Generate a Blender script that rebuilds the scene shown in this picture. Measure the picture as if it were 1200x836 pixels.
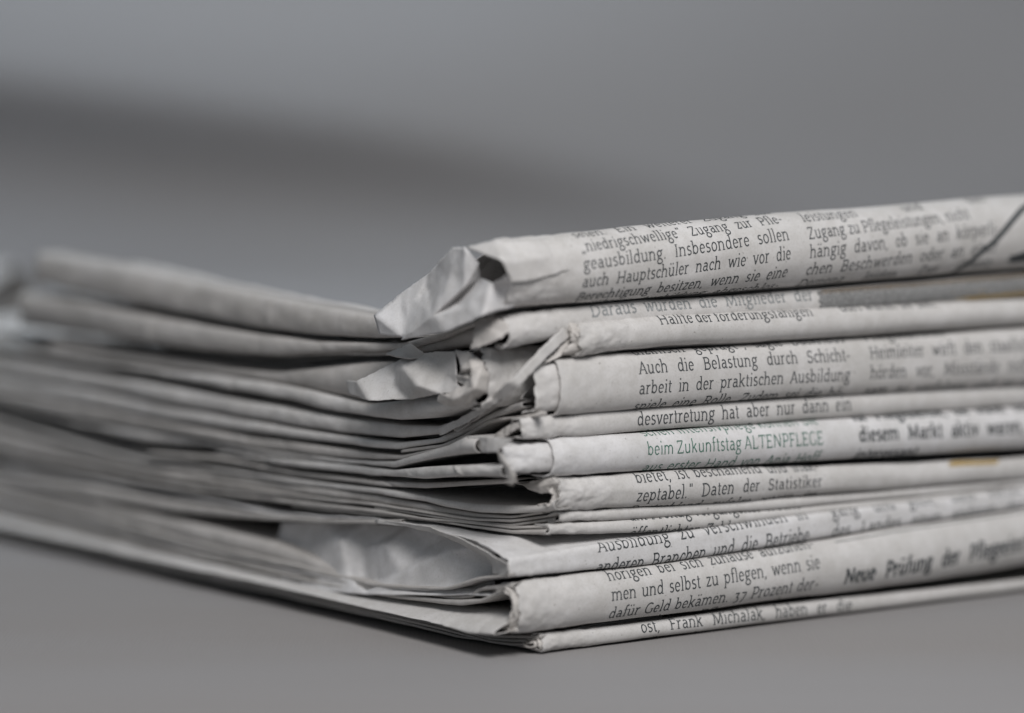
import bpy, math, random
import numpy as np
from mathutils import Vector, Matrix

for o in list(bpy.data.objects):
    bpy.data.objects.remove(o)
random.seed(7)
rng = np.random.default_rng(11)
SC = bpy.context.scene
COL = SC.collection

# ------------------------------------------------------------------ camera
FP = 4200.0            # focal length in photograph pixels (1200 wide)
D0 = 0.60
PITCH = 0.0884
cF = np.array([0.0, math.cos(PITCH), -math.sin(PITCH)])
cU = np.array([0.0, math.sin(PITCH), math.cos(PITCH)])
cR = np.array([1.0, 0.0, 0.0])
CAM = -D0 * (cF + cR * (30 / FP) - cU * (347 / FP))
cam_d = bpy.data.cameras.new('camera')
cam = bpy.data.objects.new('camera', cam_d)
COL.objects.link(cam)
cam.location = CAM
cam.rotation_euler = (math.pi / 2 - PITCH, 0, 0)
cam_d.sensor_width = 36
cam_d.lens = FP / 1200 * 36
cam_d.clip_start = 0.02
cam_d.clip_end = 50
cam_d.dof.use_dof = True
cam_d.dof.focus_distance = 0.612
cam_d.dof.aperture_fstop = 6.4
cam_d.dof.aperture_blades = 0
SC.camera = cam

# ------------------------------------------------------------------ world, lamps, exposure
W = bpy.data.worlds.new('World')
SC.world = W
W.use_nodes = True
W.node_tree.nodes['Background'].inputs[0].default_value = (0.80, 0.90, 1.0, 1)
W.node_tree.nodes['Background'].inputs[1].default_value = 0.215


def area(name, loc, target, size, power, color):
    d = bpy.data.lights.new(name, 'AREA')
    d.shape = 'RECTANGLE'
    d.size, d.size_y = size
    d.energy = power
    d.color = color
    o = bpy.data.objects.new(name, d)
    COL.objects.link(o)
    o.location = loc
    v = Vector(target) - Vector(loc)
    o.rotation_euler = v.to_track_quat('-Z', 'Y').to_euler()
    return o


area('key_lamp', (0.12, -0.52, 0.56), (0.02, 0.03, 0.03), (0.30, 0.30), 5.4, (1.0, 0.98, 0.972))
fl = area('backdrop_fill', (-0.05, 0.10, 0.95), (-0.10, 0.47, 0.0), (0.4, 0.3), 0.60, (0.72, 0.86, 1.0))  # unseen cool fill, added only to lift the backdrop
fl.data.spread = math.radians(50)

SC.view_settings.view_transform = 'Standard'
SC.view_settings.look = 'None'
SC.view_settings.exposure = 0.15
SC.view_settings.gamma = 1.0
SC.view_settings.use_curve_mapping = False
SC.render.engine = 'CYCLES'
SC.cycles.max_bounces = 6
SC.cycles.diffuse_bounces = 4

# ------------------------------------------------------------------ frames
AL = math.radians(36.7)
EU = np.array([math.cos(AL), math.sin(AL), 0.0])     # along the spines, to the right and back
EV = np.array([-math.sin(AL), math.cos(AL), 0.0])    # along the page ends, to the left and back
EZ = np.array([0.0, 0.0, 1.0])


def W3(u, v, z):
    u, v, z = np.broadcast_arrays(np.asarray(u, float), np.asarray(v, float), np.asarray(z, float))
    return u[..., None] * EU + v[..., None] * EV + z[..., None] * EZ


def ray(x, y):
    return cF + cR * ((x - 600) / FP) - cU * ((y - 418) / FP)


def proj(P):
    d = P - CAM
    dep = d @ cF
    return np.stack([600 + FP * (d @ cR) / dep, 418 - FP * (d @ cU) / dep], -1)


def on_left(x, y, u):       # point of the plane U = u seen at photograph position x, y -> (v, z)
    r = ray(x, y)
    t = (u - CAM @ EU) / (r @ EU)
    P = CAM + t * r
    return P @ EV, P[2]


def on_right(x, y, v=0.0):  # the same on the plane V = v -> (u, z)
    r = ray(x, y)
    t = (v - CAM @ EV) / (r @ EV)
    P = CAM + t * r
    return P @ EU, P[2]


UB = -0.005            # where the page ends line up away from the spines


def swing(x, u, sw=160.0):
    """U of the page ends at photograph column x, for a newspaper whose spine starts at u"""
    x0 = proj(u * EU)[0]
    f = np.clip((x0 - x) / sw, 0, 1)
    f = f * f * (3 - 2 * f)
    return u + (UB - u) * f


def left_pts(pts, u, sw=160.0, du=0.0):
    out = []
    for x, y in pts:
        uu = swing(x, u, sw) + du
        v, z = on_left(x, y, uu)
        out.append((v, z, uu))
    return np.array(out)


def pt_left(x, y, u, toward=0.0):
    v, z = on_left(x, y, u)
    P = u * EU + v * EV + z * EZ
    r = ray(x, y)
    return P - toward * r / np.linalg.norm(r)


# ------------------------------------------------------------------ noise
_tab = rng.random((256, 256)) * 2 - 1


def vnoise(x, y):
    x = np.asarray(x, float)
    y = np.asarray(y, float)
    xi = np.floor(x).astype(int)
    yi = np.floor(y).astype(int)
    fx = x - xi
    fy = y - yi
    fx = fx * fx * (3 - 2 * fx)
    fy = fy * fy * (3 - 2 * fy)
    g = lambda a, b: _tab[a & 255, b & 255]
    return (g(xi, yi) * (1 - fx) + g(xi + 1, yi) * fx) * (1 - fy) + (g(xi, yi + 1) * (1 - fx) + g(xi + 1, yi + 1) * fx) * fy


def fbm(x, y, n=3):
    s = 0
    a = 1.0
    for i in range(n):
        s = s + a * vnoise(x * 2 ** i + 17 * i, y * 2 ** i + 31 * i)
        a *= 0.5
    return s


def smooth_interp(xq, xs, ys, width):
    """piecewise linear curve, softened over a width"""
    o = np.argsort(xs)
    xs = np.asarray(xs)[o]
    ys = np.asarray(ys)[o]

    def ex(x):
        y = np.interp(x, xs, ys)
        s0 = (ys[1] - ys[0]) / (xs[1] - xs[0] + 1e-9)
        s1 = (ys[-1] - ys[-2]) / (xs[-1] - xs[-2] + 1e-9)
        y = np.where(x < xs[0], ys[0] + s0 * (x - xs[0]), y)
        y = np.where(x > xs[-1], ys[-1] + s1 * (x - xs[-1]), y)
        return y
    acc = 0
    ks = np.linspace(-1, 1, 9)
    ws = 1 - np.abs(ks) * 0.9
    for k, w in zip(ks, ws):
        acc = acc + w * ex(xq + k * width)
    return acc / ws.sum()


# ------------------------------------------------------------------ materials
def nodes_of(name):
    m = bpy.data.materials.new(name)
    m.use_nodes = True
    nt = m.node_tree
    b = nt.nodes['Principled BSDF']
    return m, nt, b


def paper_mat(name, col, warm=0.0, trans=0.0):
    m, nt, b = nodes_of(name)
    N = nt.nodes
    Lk = nt.links
    tc = N.new('ShaderNodeTexCoord')
    n1 = N.new('ShaderNodeTexNoise')
    n1.inputs['Scale'].default_value = 90
    n1.inputs['Detail'].default_value = 5
    n2 = N.new('ShaderNodeTexNoise')
    n2.inputs['Scale'].default_value = 2600
    n2.inputs['Detail'].default_value = 3
    n3 = N.new('ShaderNodeTexNoise')
    n3.inputs['Scale'].default_value = 900
    n3.inputs['Detail'].default_value = 4
    n3.inputs['Distortion'].default_value = 0.6
    for n in (n1, n2, n3):
        Lk.new(tc.outputs['Object'], n.inputs['Vector'])
    r1 = N.new('ShaderNodeValToRGB')
    r1.color_ramp.elements[0].position = 0.32
    r1.color_ramp.elements[1].position = 0.68
    r1.color_ramp.elements[0].color = (col[0] * 0.90, col[1] * 0.89, col[2] * 0.87, 1)
    r1.color_ramp.elements[1].color = (col[0] * 1.04, col[1] * 1.03, col[2] * 1.02, 1)
    Lk.new(n1.outputs['Fac'], r1.inputs['Fac'])
    r2 = N.new('ShaderNodeValToRGB')       # dark and pale fibres
    r2.color_ramp.elements[0].position = 0.30
    r2.color_ramp.elements[1].position = 0.55
    r2.color_ramp.elements[0].color = (0.80, 0.79, 0.77, 1)
    r2.color_ramp.elements[1].color = (1, 1, 1, 1)
    Lk.new(n2.outputs['Fac'], r2.inputs['Fac'])
    mx = N.new('ShaderNodeMix')
    mx.data_type = 'RGBA'
    mx.blend_type = 'MULTIPLY'
    mx.inputs[0].default_value = 0.45
    Lk.new(r1.outputs['Color'], mx.inputs[6])
    Lk.new(r2.outputs['Color'], mx.inputs[7])
    n4 = N.new('ShaderNodeTexNoise')
    n4.inputs['Scale'].default_value = 1500
    n4.inputs['Detail'].default_value = 2
    n5 = N.new('ShaderNodeTexNoise')
    n5.inputs['Scale'].default_value = 420
    n5.inputs['Detail'].default_value = 4
    for n in (n4, n5):
        Lk.new(tc.outputs['Object'], n.inputs['Vector'])
    r4 = N.new('ShaderNodeValToRGB')       # sparse specks of rubbed ink
    r4.color_ramp.elements[0].position = 0.70
    r4.color_ramp.elements[1].position = 0.76
    r4.color_ramp.elements[0].color = (1, 1, 1, 1)
    r4.color_ramp.elements[1].color = (0.62, 0.61, 0.60, 1)
    Lk.new(n4.outputs['Fac'], r4.inputs['Fac'])
    r5 = N.new('ShaderNodeValToRGB')       # cloudy formation of the pulp
    r5.color_ramp.elements[0].position = 0.35
    r5.color_ramp.elements[1].position = 0.65
    r5.color_ramp.elements[0].color = (0.93, 0.925, 0.915, 1)
    r5.color_ramp.elements[1].color = (1.02, 1.02, 1.02, 1)
    Lk.new(n5.outputs['Fac'], r5.inputs['Fac'])
    last = mx.outputs[2]
    for rr_ in (r4, r5):
        m2 = N.new('ShaderNodeMix')
        m2.data_type = 'RGBA'
        m2.blend_type = 'MULTIPLY'
        m2.inputs[0].default_value = 1.0
        Lk.new(last, m2.inputs[6])
        Lk.new(rr_.outputs['Color'], m2.inputs[7])
        last = m2.outputs[2]
    Lk.new(last, b.inputs['Base Color'])
    b.inputs['Roughness'].default_value = 0.72
    b.inputs['Specular IOR Level'].default_value = 0.25
    ad = N.new('ShaderNodeMath')
    ad.operation = 'MULTIPLY_ADD'
    ad.inputs[1].default_value = 0.5
    Lk.new(n2.outputs['Fac'], ad.inputs[0])
    Lk.new(n3.outputs['Fac'], ad.inputs[2])
    bp = N.new('ShaderNodeBump')
    bp.inputs['Strength'].default_value = 0.25
    bp.inputs['Distance'].default_value = 0.00008
    Lk.new(ad.outputs[0], bp.inputs['Height'])
    Lk.new(bp.outputs['Normal'], b.inputs['Normal'])
    return m


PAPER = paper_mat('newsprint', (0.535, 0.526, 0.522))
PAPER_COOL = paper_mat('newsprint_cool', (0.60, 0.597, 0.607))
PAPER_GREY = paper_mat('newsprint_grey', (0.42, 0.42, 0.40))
PAPER_DARK = paper_mat('newsprint_shaded', (0.45, 0.435, 0.425))  # darker newsprint; shade on the left page ends is put into the colour
EDGE = paper_mat('newsprint_edge', (0.52, 0.50, 0.485))


def ink_mat(name, col):
    m, nt, b = nodes_of(name)
    N = nt.nodes
    n = N.new('ShaderNodeTexNoise')
    n.inputs['Scale'].default_value = 3000
    tc = N.new('ShaderNodeTexCoord')
    nt.links.new(tc.outputs['Object'], n.inputs['Vector'])
    r = N.new('ShaderNodeValToRGB')
    r.color_ramp.elements[0].position = 0.35
    r.color_ramp.elements[1].position = 0.75
    r.color_ramp.elements[0].color = (*col, 1)
    r.color_ramp.elements[1].color = (*(c * 2.0 + 0.03 for c in col), 1)
    nt.links.new(n.outputs['Fac'], r.inputs['Fac'])
    nt.links.new(r.outputs['Color'], b.inputs['Base Color'])
    b.inputs['Roughness'].default_value = 0.8
    b.inputs['Specular IOR Level'].default_value = 0.15
    return m


INK = ink_mat('black_ink', (0.034, 0.038, 0.040))
INK_GREY = ink_mat('grey_ink', (0.17, 0.175, 0.175))
INK_GREEN = ink_mat('green_ink', (0.035, 0.095, 0.07))
INK_OCHRE = ink_mat('ochre_ink', (0.24, 0.17, 0.07))
INK_SLATE = ink_mat('slate_ink', (0.14, 0.14, 0.138))
INK_BROWN = ink_mat('brown_ink', (0.12, 0.085, 0.05))
INK_ORANGE = ink_mat('orange_ink', (0.55, 0.26, 0.05))


# ------------------------------------------------------------------ mesh helpers
def link(name, me, mat, parent=None, smooth=True):
    o = bpy.data.objects.new(name, me)
    COL.objects.link(o)
    me.materials.append(mat)
    if parent is not None:
        o.parent = parent
        o.matrix_parent_inverse = Matrix.Translation(-Vector(parent.get('_w', (0, 0, 0))))
    if smooth:
        me.polygons.foreach_set('use_smooth', np.ones(len(me.polygons), bool))
    return o


def grid_mesh(name, P, flip=False):
    """P: (a, b, 3) array -> mesh"""
    a, b = P.shape[:2]
    idx = np.arange(a * b).reshape(a, b)
    q = np.stack([idx[:-1, :-1], idx[1:, :-1], idx[1:, 1:], idx[:-1, 1:]], -1).reshape(-1, 4)
    if flip:
        q = q[:, ::-1]
    me = bpy.data.meshes.new(name)
    me.vertices.add(a * b)
    me.vertices.foreach_set('co', P.reshape(-1))
    me.loops.add(q.size)
    me.loops.foreach_set('vertex_index', q.reshape(-1).astype(np.int32))
    me.polygons.add(len(q))
    me.polygons.foreach_set('loop_start', (np.arange(len(q)) * 4).astype(np.int32))
    me.update(calc_edges=True)
    return me


def solid(o, t):
    m = o.modifiers.new('thickness', 'SOLIDIFY')
    m.thickness = t
    m.offset = -1
    m.use_even_offset = False
    return m


def thing(name, label, cat, loc, group=None):
    o = bpy.data.objects.new(name, None)
    o.empty_display_size = 0.01
    COL.objects.link(o)
    o.location = loc
    o['_w'] = [float(c) for c in loc]
    o['label'] = label
    o['category'] = cat
    if group:
        o['group'] = group
    return o


# ------------------------------------------------------------------ a slab lettering drawn with pen strokes (x height = 1)
def _arc(cx, cy, rx, ry, a0, a1, n=9):
    return [(cx + rx * math.cos(math.radians(a0 + (a1 - a0) * i / (n - 1))), cy + ry * math.sin(math.radians(a0 + (a1 - a0) * i / (n - 1)))) for i in range(n)]


def _s(*p):
    return ('s', list(p))


def _t(*p):
    return ('t', list(p))


def _foot(x, y=0.0, a=0.17, b=0.17):
    return _t((x - a, y + 0.045), (x + b, y + 0.045))


def _flag(x, y, a=0.2):
    return _t((x - a, y - 0.05), (x + 0.04, y - 0.05))


_XH, _AS, _CP, _DS = 1.0, 1.52, 1.36, -0.48


def _arch(x0, x1, top=1.0, base=0.0):
    r = (x1 - x0) / 2
    return _s(*([(x0, top - 0.40)] + _arc(x0 + r, top - 0.40, r, 0.33, 165, 0, 9) + [(x1, base)]))


GLYPH = {}


def _g(ch, adv, *st):
    GLYPH[ch] = (adv, list(st))


def _dots(x):
    return [_s((x - 0.17, 1.30), (x - 0.17, 1.46)), _s((x + 0.17, 1.30), (x + 0.17, 1.46))]


_bowl = lambda cx=0.42, rx=0.29: _s(*_arc(cx, 0.5, rx, 0.45, 0, 360, 17))
_g('a', 0.92, _s(*(_arc(0.40, 0.66, 0.26, 0.27, 140, 0, 7) + [(0.66, 0.16), (0.74, 0.05), (0.86, 0.06)])), _s(*([(0.66, 0.56)] + _arc(0.40, 0.31, 0.25, 0.25, 90, 290, 9) + [(0.66, 0.24)])))
_g('b', 0.98, _s((0.2, _AS), (0.2, 0.06)), _flag(0.2, _AS), _s(*([(0.2, 0.62)] + _arc(0.49, 0.5, 0.29, 0.43, 130, -150, 13) + [(0.2, 0.12)])))
_g('c', 0.80, _s(*_arc(0.46, 0.5, 0.30, 0.44, 50, 318, 13)), _t((0.68, 0.66), (0.68, 0.90)))
_g('d', 1.00, _s((0.74, _AS), (0.74, 0.05)), _flag(0.74, _AS), _foot(0.78, 0, 0.04, 0.16), _s(*([(0.74, 0.70)] + _arc(0.44, 0.5, 0.29, 0.44, 40, 320, 13) + [(0.74, 0.25)])))
_g('e', 0.86, _s(*([(0.70, 0.55)] + _arc(0.43, 0.52, 0.29, 0.42, 5, 180, 9) + _arc(0.44, 0.48, 0.30, 0.43, 180, 318, 8))), _t((0.16, 0.53), (0.72, 0.53)))
_g('f', 0.60, _s(*([(0.26, 0.0), (0.26, 1.15)] + _arc(0.50, 1.17, 0.24, 0.30, 170, 60, 6))), _t((0.06, 0.93), (0.54, 0.93)), _foot(0.26))
_g('g', 0.92, _s(*_arc(0.42, 0.66, 0.26, 0.29, 0, 360, 15)), _s((0.60, 0.88), (0.74, 0.96), (0.88, 0.94)), _s(*([(0.26, 0.42), (0.20, 0.26), (0.30, 0.13), (0.62, 0.08)] + _arc(0.46, -0.20, 0.33, 0.25, 62, -205, 13) + [(0.30, 0.10)])))
_g('h', 1.04, _s((0.2, _AS), (0.2, 0)), _flag(0.2, _AS), _foot(0.2), _arch(0.2, 0.78), _foot(0.80))
_g('i', 0.50, _s((0.26, 0.97), (0.26, 0)), _flag(0.26, 1.0), _foot(0.26), _s((0.25, 1.28), (0.25, 1.46)))
_g('j', 0.48, _s(*([(0.28, 0.97), (0.28, -0.15)] + _arc(0.10, -0.18, 0.18, 0.24, 0, -80, 5))), _flag(0.28, 1.0), _s((0.27, 1.28), (0.27, 1.46)))
_g('k', 0.96, _s((0.2, _AS), (0.2, 0)), _flag(0.2, _AS), _foot(0.2), _s((0.22, 0.44), (0.72, 0.96)), _s((0.38, 0.58), (0.80, 0.03)), _foot(0.80, 0, 0.1, 0.16), _t((0.55, 0.95), (0.86, 0.95)))
_g('l', 0.50, _s((0.24, _AS), (0.24, 0)), _flag(0.24, _AS), _foot(0.24))
_g('m', 1.52, _s((0.2, 0.97), (0.2, 0)), _flag(0.2, 1.0), _foot(0.2), _arch(0.2, 0.74), _foot(0.74, 0, 0.12, 0.12), _arch(0.74, 1.28), _foot(1.30))
_g('n', 1.04, _s((0.2, 0.97), (0.2, 0)), _flag(0.2, 1.0), _foot(0.2), _arch(0.2, 0.78), _foot(0.80))
_g('o', 0.92, _s(*_arc(0.45, 0.5, 0.31, 0.45, 0, 360, 17)))
_g('p', 1.00, _s((0.22, 0.97), (0.22, _DS)), _flag(0.22, 1.0), _foot(0.22, _DS), _s(*([(0.22, 0.66)] + _arc(0.52, 0.5, 0.29, 0.43, 130, -150, 13) + [(0.22, 0.18)])))
_g('r', 0.72, _s((0.22, 0.97), (0.22, 0)), _flag(0.22, 1.0), _foot(0.22, 0, 0.17, 0.22), _s(*([(0.22, 0.60)] + _arc(0.52, 0.58, 0.30, 0.36, 150, 70, 5))))
_g('s', 0.74, _s(*(_arc(0.37, 0.74, 0.22, 0.22, 35, 230, 8) + _arc(0.37, 0.27, 0.24, 0.23, 55, -150, 9))))
_g('t', 0.60, _s(*([(0.26, 1.28), (0.26, 0.25)] + _arc(0.44, 0.24, 0.18, 0.20, 180, 300, 6))), _t((0.06, 0.94), (0.52, 0.94)))
_g('u', 1.02, _s(*([(0.2, 0.97), (0.2, 0.36)] + _arc(0.46, 0.34, 0.26, 0.30, 180, 325, 7) + [(0.76, 0.28)])), _s((0.76, 0.97), (0.76, 0.03)), _flag(0.2, 1.0), _flag(0.76, 1.0), _foot(0.78, 0, 0.02, 0.16))
_g('v', 0.90, _s((0.14, 0.95), (0.45, 0.02)), _s((0.76, 0.95), (0.45, 0.02)), _t((0.00, 0.95), (0.30, 0.95)), _t((0.62, 0.95), (0.90, 0.95)))
_g('w', 1.32, _s((0.14, 0.95), (0.40, 0.03)), _s((0.40, 0.03), (0.65, 0.93)), _s((0.65, 0.93), (0.90, 0.03)), _s((0.90, 0.03), (1.18, 0.95)), _t((0.0, 0.95), (0.28, 0.95)), _t((1.04, 0.95), (1.32, 0.95)))
_g('y', 0.90, _s((0.14, 0.95), (0.47, 0.02)), _s((0.78, 0.95), (0.40, -0.3), (0.2, -0.45)), _t((0.0, 0.95), (0.3, 0.95)))
_g('z', 0.82, _s((0.12, 0.94), (0.68, 0.94), (0.12, 0.06), (0.70, 0.06)), _t((0.70, 0.0), (0.70, 0.24)))
_g('x', 0.86, _s((0.12, 0.95), (0.74, 0.03)), _s((0.74, 0.95), (0.12, 0.03)))
GLYPH['ä'] = (GLYPH['a'][0], GLYPH['a'][1] + _dots(0.42))
GLYPH['ö'] = (GLYPH['o'][0], GLYPH['o'][1] + _dots(0.45))
GLYPH['ü'] = (GLYPH['u'][0], GLYPH['u'][1] + _dots(0.46))
_g('A', 1.18, _s((0.14, 0.03), (0.58, _CP), (1.04, 0.03)), _t((0.30, 0.45), (0.88, 0.45)), _foot(0.14), _foot(1.04))
_g('B', 1.12, _s((0.24, _CP), (0.24, 0)), _s(*([(0.10, _CP - 0.04), (0.55, _CP - 0.04)] + _arc(0.58, 1.02, 0.28, 0.30, 80, -90, 7) + [(0.26, 0.72)])), _s(*([(0.3, 0.72), (0.6, 0.72)] + _arc(0.62, 0.38, 0.32, 0.34, 80, -90, 8) + [(0.10, 0.04)])))
_g('D', 1.30, _s((0.26, _CP), (0.26, 0)), _s(*([(0.1, _CP - 0.04), (0.5, _CP - 0.04)] + _arc(0.54, 0.68, 0.56, 0.64, 85, -85, 12) + [(0.1, 0.04)])))
_g('E', 1.04, _s((0.24, _CP), (0.24, 0)), _s((0.1, _CP - 0.05), (0.86, _CP - 0.05)), _s((0.24, 0.70), (0.74, 0.70)), _s((0.1, 0.05), (0.90, 0.05)), _t((0.88, 1.36), (0.88, 1.08)), _t((0.92, 0.0), (0.92, 0.30)))
_g('F', 0.98, _s((0.24, _CP), (0.24, 0)), _s((0.1, _CP - 0.05), (0.86, _CP - 0.05)), _s((0.24, 0.68), (0.72, 0.68)), _foot(0.24, 0, 0.17, 0.25), _t((0.88, 1.36), (0.88, 1.08)))
_g('G', 1.22, _s(*_arc(0.66, 0.68, 0.52, 0.66, 50, 300, 15)), _s((1.04, 0.58), (1.04, 0.12), (0.86, 0.04)), _t((0.80, 0.60), (1.18, 0.60)))
_g('H', 1.38, _s((0.26, _CP), (0.26, 0)), _s((1.10, _CP), (1.10, 0)), _s((0.26, 0.70), (1.10, 0.70)), _foot(0.26), _foot(1.10), _foot(0.26, 1.27), _foot(1.10, 1.27))
_g('I', 0.60, _s((0.30, _CP), (0.30, 0)), _foot(0.30), _foot(0.30, 1.27))
_g('J', 0.66, _s((0.40, _CP), (0.40, 0.05), (0.22, -0.2), (0.05, -0.22)), _foot(0.40, 1.27))
_g('K', 1.20, _s((0.26, _CP), (0.26, 0)), _s((0.28, 0.60), (0.96, _CP)), _s((0.48, 0.80), (1.04, 0.02)), _foot(0.26), _foot(0.26, 1.27), _foot(1.04))
_g('L', 0.98, _s((0.24, _CP), (0.24, 0)), _s((0.1, 0.05), (0.84, 0.05)), _foot(0.24, 1.27), _t((0.86, 0.0), (0.86, 0.30)))
_g('M', 1.62, _s((0.24, 0.02), (0.30, _CP), (0.80, 0.10), (1.30, _CP), (1.38, 0.02)), _foot(0.24), _foot(1.38), _t((0.10, 1.31), (0.32, 1.31)), _t((1.28, 1.31), (1.52, 1.31)))
_g('N', 1.38, _s((0.26, 0), (0.26, _CP), (1.10, 0.04), (1.10, _CP)), _foot(0.26), _t((0.06, 1.31), (0.28, 1.31)), _foot(1.10, 1.27))
_g('P', 1.08, _s((0.26, _CP), (0.26, 0)), _s(*([(0.10, _CP - 0.04), (0.58, _CP - 0.04)] + _arc(0.60, 0.96, 0.34, 0.36, 85, -90, 9) + [(0.28, 0.60)])), _foot(0.26, 0, 0.17, 0.24))
_g('R', 1.18, _s((0.26, _CP), (0.26, 0)), _s(*([(0.10, _CP - 0.04), (0.58, _CP - 0.04)] + _arc(0.60, 0.99, 0.32, 0.33, 85, -90, 9) + [(0.28, 0.66)])), _s((0.62, 0.66), (1.0, 0.04), (1.16, 0.04)), _foot(0.26))
_g('S', 0.98, _s(*(_arc(0.48, 1.00, 0.31, 0.33, 35, 235, 9) + _arc(0.48, 0.36, 0.34, 0.33, 60, -150, 10))), _t((0.76, 1.08), (0.76, 1.34)), _t((0.16, 0.02), (0.16, 0.30)))
_g('T', 1.12, _s((0.56, _CP), (0.56, 0)), _s((0.10, _CP - 0.05), (1.02, _CP - 0.05)), _foot(0.56), _t((0.10, 1.36), (0.10, 1.08)), _t((1.02, 1.36), (1.02, 1.08)))
_g('V', 1.16, _s((0.14, _CP), (0.58, 0.02), (1.02, _CP)), _foot(0.14, 1.27), _foot(1.02, 1.27))
_g('W', 1.7, _s((0.14, _CP), (0.5, 0.02), (0.86, _CP), (1.2, 0.02), (1.56, _CP)), _foot(0.14, 1.27), _foot(1.56, 1.27))
_g('Z', 1.10, _s((0.16, _CP - 0.05), (0.92, _CP - 0.05), (0.14, 0.05), (0.94, 0.05)), _t((0.15, 1.08), (0.15, 1.34)), _t((0.96, 0.0), (0.96, 0.3)))
_g('3', 0.92, _s((0.16, 0.92), (0.70, 0.92), (0.40, 0.50), *_arc(0.42, 0.10, 0.32, 0.38, 70, -120, 9)))
_g('7', 0.92, _s((0.14, 0.92), (0.76, 0.92), (0.36, -0.40)))
_g(',', 0.42, _s((0.22, 0.10), (0.20, -0.05), (0.10, -0.24)))
_g('.', 0.42, _s((0.20, 0.0), (0.20, 0.17)))
_g('-', 0.60, _s((0.10, 0.50), (0.50, 0.50)))
_g('„', 0.72, _s((0.22, 0.10), (0.12, -0.24)), _s((0.50, 0.10), (0.40, -0.24)))
_g('“', 0.72, _s((0.22, 1.15), (0.30, 1.48)), _s((0.48, 1.15), (0.56, 1.48)))


# ------------------------------------------------------------------ a newspaper's folded sheet (spine side)
class Sheet:
    pass


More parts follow.
